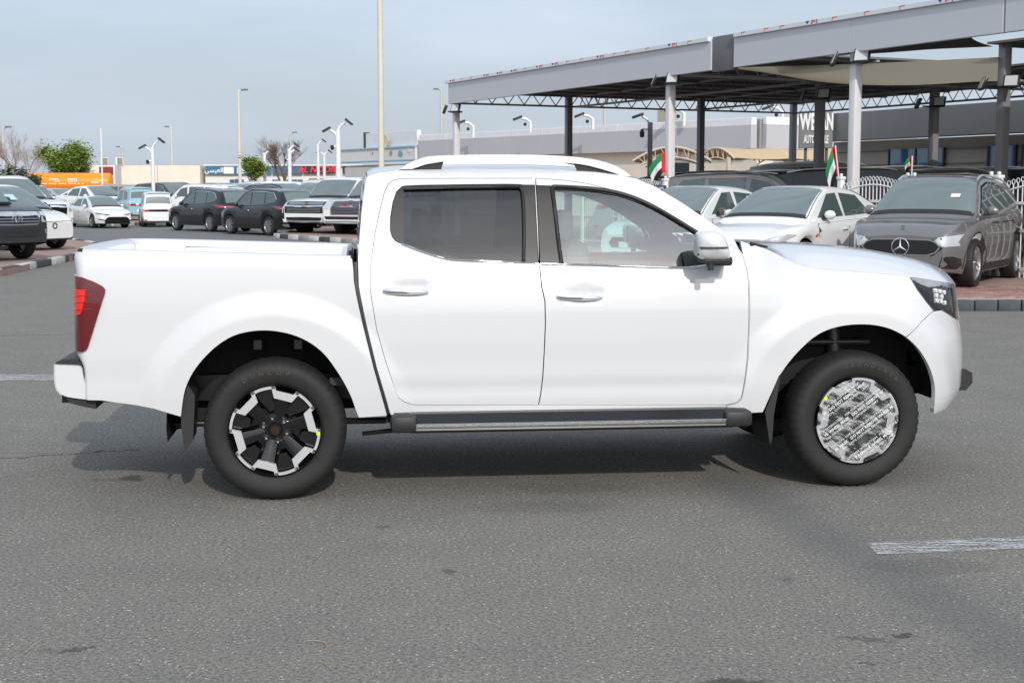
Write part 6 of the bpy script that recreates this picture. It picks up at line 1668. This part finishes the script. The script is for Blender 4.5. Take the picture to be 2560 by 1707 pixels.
# cars standing under the canopy
FR = (.86, -.51)
UC = [('v', 'silver crossover roof just right of the front middle column under the canopy', 1588, 36.5, SILVERP, 1.02), ('s', 'grey saloon between the front column and the big silver sport utility under the canopy', 1668, 37.5, SILVERP, 1.18),
      ('v', 'large silver sport utility with windscreen slip in front of the other cars under the canopy', 1740, 34.6, GREYP, 1.10), ('v', 'dark grey sport utility behind the large silver one under the canopy', 1838, 36.8, DGREY, 1.12), ('b', 'black off-roader nearest the red flag under the canopy', 1880, 41, BLACKP, 1.05),
      ('v', 'dark grey roof in the second row, left, under the canopy', 1620, 45, DGREY, 1.12), ('b', 'black roof in the second row, middle, under the canopy', 1705, 45, BLACKP, 1.08), ('v', 'dark blue roof in the second row, right, under the canopy', 1790, 46, DKBLUE, 1.14),
      ('b', 'white pickup roof in the back row under the showroom sign', 1850, 51, None, 1.15), ('b', 'boxy beige jeep under the showroom sign', 1925, 52, mat('paint_khaki', (.33, .31, .25), .4), 1.3), ('v', 'silver roof in the back row left of the second column', 1660, 53, SILVERP, 1.2),
      ('b', 'black off-roader behind the white fence left of its middle posts', 2035, 33.5, BLACKP, 1.05), ('b', 'black off-roader behind the white fence right of its middle posts', 2140, 34, BLACKP, 1.07), ('v', 'dark grey sport utility behind the fence in front of the sunlit wall', 2235, 33, DGREY, 1.14), ('b', 'black off-roader behind the fence at the right edge', 2345, 33, BLACKP, 1.05), ('b', 'dark pickup in the shade behind the small red flag', 2085, 39, DGREY, 1.1)]
for k, lb, px, Yd, p, sc in UC:
    o = far(k, lb, px, Yd, p, FR, sc)
    for ch in (o.children if p in (BLACKP, DKBLUE) else ()):
        for s_ in ch.material_slots:
            if s_.material in (CARGLASS, SCREEN): s_.link = 'OBJECT'; s_.material = DARKGLASS  # darker glass colour stands in for shade under the canopy
# ================================================================ lamps, poles, flags
POLEC = mat('pole_cream', (.62, .585, .48), .6, noise=(1.5, .08)); PALE = mat('pole_pale', (.50, .49, .46), .6)
FLD = mat('floodlight_glass', (.30, .36, .30), .2, coat=.6)
def gx(px, Yd): return (px - 1176) / 3267 * Yd
def gz(py, Yd): return HC + (432 - py) / 3267 * Yd
def flood(root, c, rz, tilt=35, sz=1.0, nm='floodlight_head'):
    mb = MB().cbox((0, 0, 0), (.42 * sz, .34 * sz, .09 * sz), .02); m = Matrix.Translation(Vector(c)) @ Matrix.Rotation(rz, 4, 'Z') @ Matrix.Rotation(R(tilt), 4, 'Y')
    mb.xform(m); h = mb.build(nm, PLASTIC, root, 40)
    g = MB().box((0, 0, -.05 * sz), (.36 * sz, .28 * sz, .012)); g.xform(m); g.build('floodlight_pane', FLD, h)
def twin_lamp(px, Yd, top, label, r=.11, sides=((-1, .0), (1, .35)), z0=0., dome=True, grp='white yard lamp posts', rz=0.):
    H = gz(top, Yd); t = thing('yard_lamp', label, 'lamp post', (gx(px, Yd), Yd, z0), rz, grp)
    hh = H - z0 - .45
    MB().tube([(0, 0, 0), (0, 0, hh)], r, 12).build('pole', STEELW, t, 50)
    for sx, dz in sides:
        e = (sx * .36, -.05, hh + .02 + dz)
        MB().tube([(0, 0, hh - .38 + dz * .9), (sx * .14, 0, hh - .12 + dz), e], [r * .8, r * .62, r * .55], 8).build('arm', STEELW, t, 50)
        flood(t, (e[0] + sx * .16, e[1], e[2] + .02), 0 if sx > 0 else math.pi, 40 if sx > 0 else 30, 1.0)
    if dome:
        MB().tube([(0, -.02, hh - .75), (-.22, -.05, hh - .72)], .05, 8).build('camera_arm', STEELW, t, 50)
        MB().lathe([(0, -.12), (.07, -.09), (.09, 0), (.085, .1), (0, .12)], 14, 'Z', (-.26, -.05, hh - .78)).build('security_camera', PLASTIC, t, 50)
    return t
twin_lamp(357, 78, 322, 'white twin-headed yard lamp behind the white boxy city car', .10)
twin_lamp(780, 66, 280, 'tallest white twin-headed yard lamp beside the gold-badged sport utility', .125)
twin_lamp(612, 118, 340, 'slim white yard lamp between the green tree and the bare tree', .13, ((1, .1),), dome=False)
twin_lamp(669, 96, 328, 'white yard lamp with dome camera in front of the bare tree', .13, ((1, .2), (1, -.1)))
twin_lamp(734, 120, 322, 'slim white yard lamp with one bent arm right of the red shop letters', .12, ((1, .3),), dome=False)
twin_lamp(748, 124, 341, 'slim white twin yard lamp right of the one bent arm', .12, ((-1, .05), (1, .1)), dome=False)
def wall_lamp(px, Yd, ptop, pbot, label):
    t = thing('parapet_lamp', label, 'lamp', (gx(px, Yd), Yd, gz(pbot, Yd)), 0, 'floodlights on the workshop parapet'); h = gz(ptop, Yd) - gz(pbot, Yd)
    MB().tube([(0, 0, 0), (0, 0, h * .72), (-.25, -.03, h * .92), (-.5, -.05, h * .97)], .085, 8).build('arm', STEELW, t, 50)
    flood(t, (-.72, -.05, h * .98), math.pi, 22, 1.3)
    MB().lathe([(0, -.1), (.08, -.07), (.09, .05), (0, .1)], 12, 'Z', (-.3, -.05, h * .55)).build('security_camera', PLASTIC, t, 50)
for px, Yd, a, b, w in ((1088, 84.5, 283, 318, 'leftmost'), (1218, 79.5, 274, 306, 'second from left'), (1360, 75.5, 267, 300, 'middle'), (1567, 71, 253, 292, 'fourth from left'), (1790, 70.5, 249, 290, 'rightmost')):
    wall_lamp(px, Yd, a, b, w + ' bent-arm floodlight rising above the film-wrapped workshop parapet')
t = thing('yard_lamp', 'grey yard lamp with white bent arm and camera in front of the tan car shade', 'lamp post', (gx(1490, 52), 52, PZ))
h = gz(284, 52) - PZ
MB().cbox((0, 0, h / 2), (.17, .17, h), .01).build('pole', STEELG, t); MB().tube([(0, 0, h - .1), (-.12, 0, h + .12), (-.3, 0, h + .22)], .05, 8).build('arm', STEELW, t, 50); flood(t, (-.45, 0, h + .24), math.pi, 20)
MB().lathe([(0, -.14), (.08, -.1), (.09, .05), (.05, .16), (0, .18)], 14, 'Z', (-.30, -.1, h - .42)).build('security_camera', PLASTIC, t, 50); MB().tube([(0, 0, h - .25), (-.3, -.1, h - .24)], .03, 6).build('camera_arm', STEELW, t)
def street(px, Yd, top, r0, r1, label, base=0., lamp=True, m=None, arm=-1):
    H = gz(top, Yd); t = thing('street_lamp', label, 'street lamp', (gx(px, Yd), Yd, base), 0, 'tall street lamps')
    MB().tube([(0, 0, 0), (0, 0, H - base)], [r0, r1], 14).build('pole', m or POLEC, t, 50)
    if lamp:
        MB().tube([(0, 0, H - base - .05), (arm * .35, 0, H - base + .06)], r1 * .7, 6).build('arm', m or POLEC, t)
        MB().cbox((arm * .55, 0, H - base + .08), (.6, .3, .14), .04).build('lamp_head', mat('lamp_head_grey', (.15, .15, .15), .5), t)
street(878.5, 46, -190, .105, .082, 'very tall cream street lamp rising out of the picture above the truck cab')
street(555.5, 128, 213, .16, .11, 'cream street lamp behind the green tree in the middle left', arm=1)
street(401, 190, 295, .17, .13, 'distant cream street lamp above the beige hall')
street(1016, 150, 211, .2, .15, 'street lamp left of the canopy corner column', m=PALE)
street(1387, 140, 236, .2, .15, 'street lamp seen under the canopy left of its middle column', m=PALE, lamp=False)
street(288, 200, 340, .2, .15, 'short distant street lamp left of the air conditioners', m=PALE)
street(18, 140, 296, .2, .15, 'distant street lamp at the left edge behind the leafless tree', m=PALE, arm=1)
street(672, 180, 308, .2, .15, 'thin street lamp poking out above the bare tree', m=PALE, arm=1)
street(241, 92, 297, .06, .05, 'thin white pole in front of the orange tanker', m=STEELW, lamp=False)
# floodlights clamped to the canopy columns
def column_lights(s, t, z, label, n=(-1, 1), back=False):
    o = thing('column_floodlights', label, 'floodlight', cn(s, t, z), CYAW, 'pairs of floodlights on the canopy columns')
    MB().box((0, 0, 0), (.3, .3, .05)).build('clamp', SATIN, o)
    k = -1
    for dx, dy in ((-.42, -.16), (.42, -.16)):
        MB().tube([(0, -.1, 0), (dx * .7, dy, .02)], .02, 6).build('arm', SATIN, o)
        mb = MB().cbox((0, 0, 0), (.34, .07, .30), .015); m = Matrix.Translation((dx, dy - .05, .1)) @ Matrix.Rotation(R(30 if dx > 0 else -30), 4, 'Z') @ Matrix.Rotation(R(-22), 4, 'X'); mb.xform(m)
        hd = mb.build('floodlight_head', SATIN, o, 40)
        g = MB().box((0, -.04, 0), (.27, .01, .23)); g.xform(m); g.build('floodlight_pane', mat('flood_pane_bright', (.55, .57, .55), .25, coat=.5), hd)
for s, t, z, lb in ((.05, .2, 4.12, 'two floodlights on the left corner column of the canopy'), (12.94, .2, 4.2, 'two floodlights on the front middle column of the canopy'), (19.87, .2, 4.18, 'two floodlights on the nearest front column of the canopy'), (13.1, 4.7, 3.95, 'two floodlights on the inner column left of the nearest front column'), (12.45, 9.2, 3.9, 'two floodlights on the inner column above the blue windows'), (19.45, 4.7, 3.85, 'two floodlights on the inner column at the right edge')):
    column_lights(s, t, z, lb)
# flags on the fence
FGR, FRD, FWH, FBK = mat('flag_green', (.01, .20, .07), .8), mat('flag_red', (.62, .02, .025), .8), mat('flag_white', (.72, .72, .72), .8), mat('flag_black', (.012, .012, .012), .8)
def flag(px, Yd, pb, pt_, w, drop, label, lean=0., sgn=-1):
    b = gz(pb, Yd); H = gz(pt_, Yd) - b; t = thing('flag', label, 'flag', (gx(px, Yd), Yd, b), 0, 'small national flags on the canopy fence')
    MB().tube([(0, 0, -.4), (lean, 0, H)], .014, 6).build('flagpole', STEELW, t)
    fh = H * .66
    def P(u, v):       # u away from the pole, v down the hoist
        x = lean * (1 - v * .6) + sgn * w * u * (1 - .35 * v * u); z = H - v * fh - drop * u * u - .25 * drop * u
        return (x, .05 * math.sin(6 * u + 3 * v) + .03 * math.sin(11 * u), z)
    def piece(nm, u0, u1, v0, v1, m):
        MB().grid([[P(u0 + (u1 - u0) * i / 8, v0 + (v1 - v0) * j / 6) for j in range(7)] for i in range(9)]).build(nm, m, t, 60)
    piece('red_stripe', 0, .3, 0, 1, FRD); piece('green_stripe', .3, 1, 0, .34, FGR); piece('white_stripe', .3, 1, .34, .67, FWH); piece('black_stripe', .3, 1, .67, 1, FBK)
flag(1529, 35.6, 420, 350, .46, .34, 'red green white black flag by the front middle column', .0)
flag(1930, 29.2, 430, 336, .20, .42, 'drooping red green white black flag left of the nearest front column', -.16)
flag(2088, 28.2, 402, 360, .16, .1, 'small furled red and white flag on the fence posts before the blue windows', 0)
# ================================================================ trees
BARK = mat('bark', (.17, .125, .095), .9, noise=(4, .3)); TWIG = mat('dry_twig', (.36, .28, .25), .9, noise=(2, .2))
LEAFS = [mat('leaf_%d' % i, c, .55, noise=(1.2, .35)) for i, c in enumerate(((.15, .22, .035), (.21, .29, .045), (.085, .12, .035), (.09, .10, .05)))]
def branch_tree(mb, base, h, rg, depth, r, spread, d=None, tips=None):
    d = d or Vector((0, 0, 1)); pts = [base]; p = base.copy(); dd = d.normalized()
    n = 4
    for i in range(n):
        dd = (dd + Vector((rg.uniform(-1, 1), rg.uniform(-1, 1), rg.uniform(-.3, .6))) * .13).normalized(); p = p + dd * h / n; pts.append(p.copy())
    mb.tube(pts, [r * (1 - .4 * i / n) for i in range(n + 1)], 6 if depth > 2 else 4, cap=False)
    if tips is not None and depth <= 2: tips += pts[2:]
    if depth == 0: return
    for k in range(3 if depth > 1 else 4):
        a = rg.uniform(0, 2 * math.pi); s = rg.uniform(.6, 1.0) * spread
        nd = (dd + Vector((math.cos(a), math.sin(a), rg.uniform(-.1, .45))) * s)
        branch_tree(mb, pts[rg.choice([2, 3, 4, 4])], h * rg.uniform(.62, .82), rg, depth - 1, r * .58, spread, nd, tips)
def tree(px, Yd, base_py, top, wid, label, seed, leaf=(0, 1), nleaf=5000, ls=.28, depth=4, spread=.75, bare=False, tm=None, z0=PZ, fill=1.):
    rg = random.Random(seed); H = gz(top, Yd) - z0
    t = thing('bare_tree' if bare else 'leafy_tree', label, 'tree', (gx(px, Yd), Yd, z0))
    tr = MB(); tips = []
    branch_tree(tr, Vector((0, 0, 0)), H * (.34 if not bare else .30), rg, depth, H * .020, spread, None, tips)
    # fit the crown to the size wanted
    mx_ = max(v[2] for v in tr.v); wx = max(abs(v[0]) for v in tr.v); kz, kx = H / mx_ * (.98 if bare else .9), wid / 2 / wx
    fit = lambda v: (v[0] * (kx if v[2] > .1 * mx_ else 1), v[1] * (kx if v[2] > .1 * mx_ else 1), v[2] * kz)
    tr.v = [fit(v) for v in tr.v]; tips = [Vector(fit(p)) for p in tips]
    tr.build('trunk', tm or BARK, t, 60)
    if bare and nleaf == 0:
        return t
    mb = MB(); per = max(1, int(nleaf / len(tips)))
    for p in tips:
        if rg.random() > fill: continue
        sig = wid * .055; k = rg.choice(leaf); 
        for _ in range(per):
            c = p + Vector((rg.gauss(0, sig), rg.gauss(0, sig), rg.gauss(0, sig * .8)))
            s = ls * rg.uniform(.5, 1.1); a, b = rg.uniform(0, 6.28), rg.uniform(-1, 1)
            u = Vector((math.cos(a), math.sin(a), b * .5)).normalized(); w = u.cross(Vector((rg.uniform(-1, 1), rg.uniform(-1, 1), 1))).normalized()
            mb.cur = leaf.index(k); mb.add([c - u * s * .5, c + w * s * .28, c + u * s * .5, c - w * s * .28], [(0, 1, 2, 3)])
    cr = mb.build('crown', [LEAFS[i] for i in leaf], t, None, fix=False); cr['kind'] = 'stuff'
    return t
tree(172, 132, 430, 319, 7.4, 'round leafy green tree above the orange tanker', 3, (0, 1, 1), 17000, .30, 4, 1.1)
tree(578, 116, 430, 350, 2.9, 'small leafy green tree in front of the blue shop sign', 8, (1, 0, 1), 6000, .22, 4, 1.0)
tree(48, 96, 430, 288, 4.2, 'tall leafless grey pink tree at the left edge', 5, (3,), 0, .2, 7, .5, True, TWIG)
tree(66, 60, 430, 369, 2.0, 'dark scrubby bush at the foot of the leafless tree', 12, (2, 3), 5000, .14, 3, 1.1)
tree(655, 122, 430, 306, 5.2, 'wide bare brown tree in front of the shop row', 6, (3,), 0, .2, 7, .62, True, BARK)
tree(1905, 53, 430, 362, 1.3, 'small bright green bush beside the showroom sign', 9, (1, 0), 1200, .14, 3, .9)
# ---- orange tanker
t = thing('orange_tanker', 'bright orange tanker trailer with white lettering under the round green tree', 'tanker', (gx(168, 122), 122, 0), R(3))
ORG = mat('tanker_orange', (.85, .27, .01), .4, noise=(.4, .06)); Lk = 6.9
rows = [[(-Lk / 2 + x, .95 * k * math.cos(a), 2.1 + .82 * k * math.sin(a)) for a in [2 * math.pi * j / 24 for j in range(24)]] for x, k in ((0, .85), (.1, .97), (.2, 1), (Lk - .2, 1), (Lk - .1, .97), (Lk, .85))]
mb = MB().grid(rows, True); mb.add(rows[0], [tuple(range(24))]); mb.add(rows[-1], [tuple(range(24))]); tk = mb.build('tank', ORG, t, 40)
for x in (-2.3, -.9, .5, 1.9): MB().lathe([(.0, -.02), (.0, .02)], 4).add([], []).tube([(x, .97 * math.cos(a), 2.1 + .84 * math.sin(a)) for a in [2 * math.pi * j / 24 for j in range(25)]], .03, 5).build('band', ORG, tk)
MB().box((0, 0, 1.2), (Lk, 1.4, .25)).build('chassis', SATIN, t)
ty, rm = car_wheel(.5, 'steel')
for x in (-2.6, 1.6, 2.7):
    for sy in (-.9, .9): w = link('wheel', ty, t, (x, sy, .5), (0, 0, 0 if sy < 0 else math.pi)); link('rim', rm, w)
for s_, x, z, sz in (('ORANGE LINE', -1.2, 2.35, .3), ('TRANSPORT', .9, 2.35, .3), ('WATER TANK SERVICES', -.3, 2.02, .24), ('TEL', 2.6, 2.25, .2)):
    pass
PW_ = mat('print_white', (.8, .8, .78), .5)
for k, (x, z, w_, h_) in enumerate(((-1.0, 2.38, .9, .1), (.55, 2.38, .95, .1), (-.95, 2.2, .8, .08), (.5, 2.2, .8, .08), (-.3, 2.0, 3.6, .07), (2.5, 2.1, .9, .1))):
    n = int(w_ / .16); mb = MB()
    rgk = random.Random(k)
    for i in range(n): 
        if rgk.random() < .85: mb.box((x - w_ / 2 + .16 * i, -.955 * math.sqrt(max(.01, 1 - ((z - 2.1) / .82) ** 2)) - .01, z), (.10 + .05 * rgk.random(), .03, h_))
    q = mb.build('lettering', PW_, t); q['kind'] = 'stuff'
mbk = thing('red_truck_box', 'dark red and white truck box behind the right end of the orange tanker', 'truck', (gx(262, 124), 124, 0))
MB().cbox((-.2, 0, 2.5), (1.6, 2, 2.1), .03).build('box', WHITEW, mbk); MB().box((-.15, -1.02, 3.1), (1.2, .05, .7)).build('panel', mat('truck_red', (.22, .03, .03), .5), mbk); MB().box((0, 0, 1.1), (2, 1.6, .6)).build('chassis', SATIN, mbk)
for x in (-.6, .6): w = link('wheel', ty, mbk, (x, -.95, .5)); link('rim', rm, w)
# small finds on the road
o = MB().tube([tuple(gp(x * K, y * K, .006)) for x, y in smooth_line([(705, 1471), (728, 1470), (745, 1475), (752, 1484), (748, 1490)], 4)], .002, 5).build('string', mat('orange_string', (.40, .25, .15), .8)); tag(o, 'bit of orange string lying curled on the near asphalt', 'string')
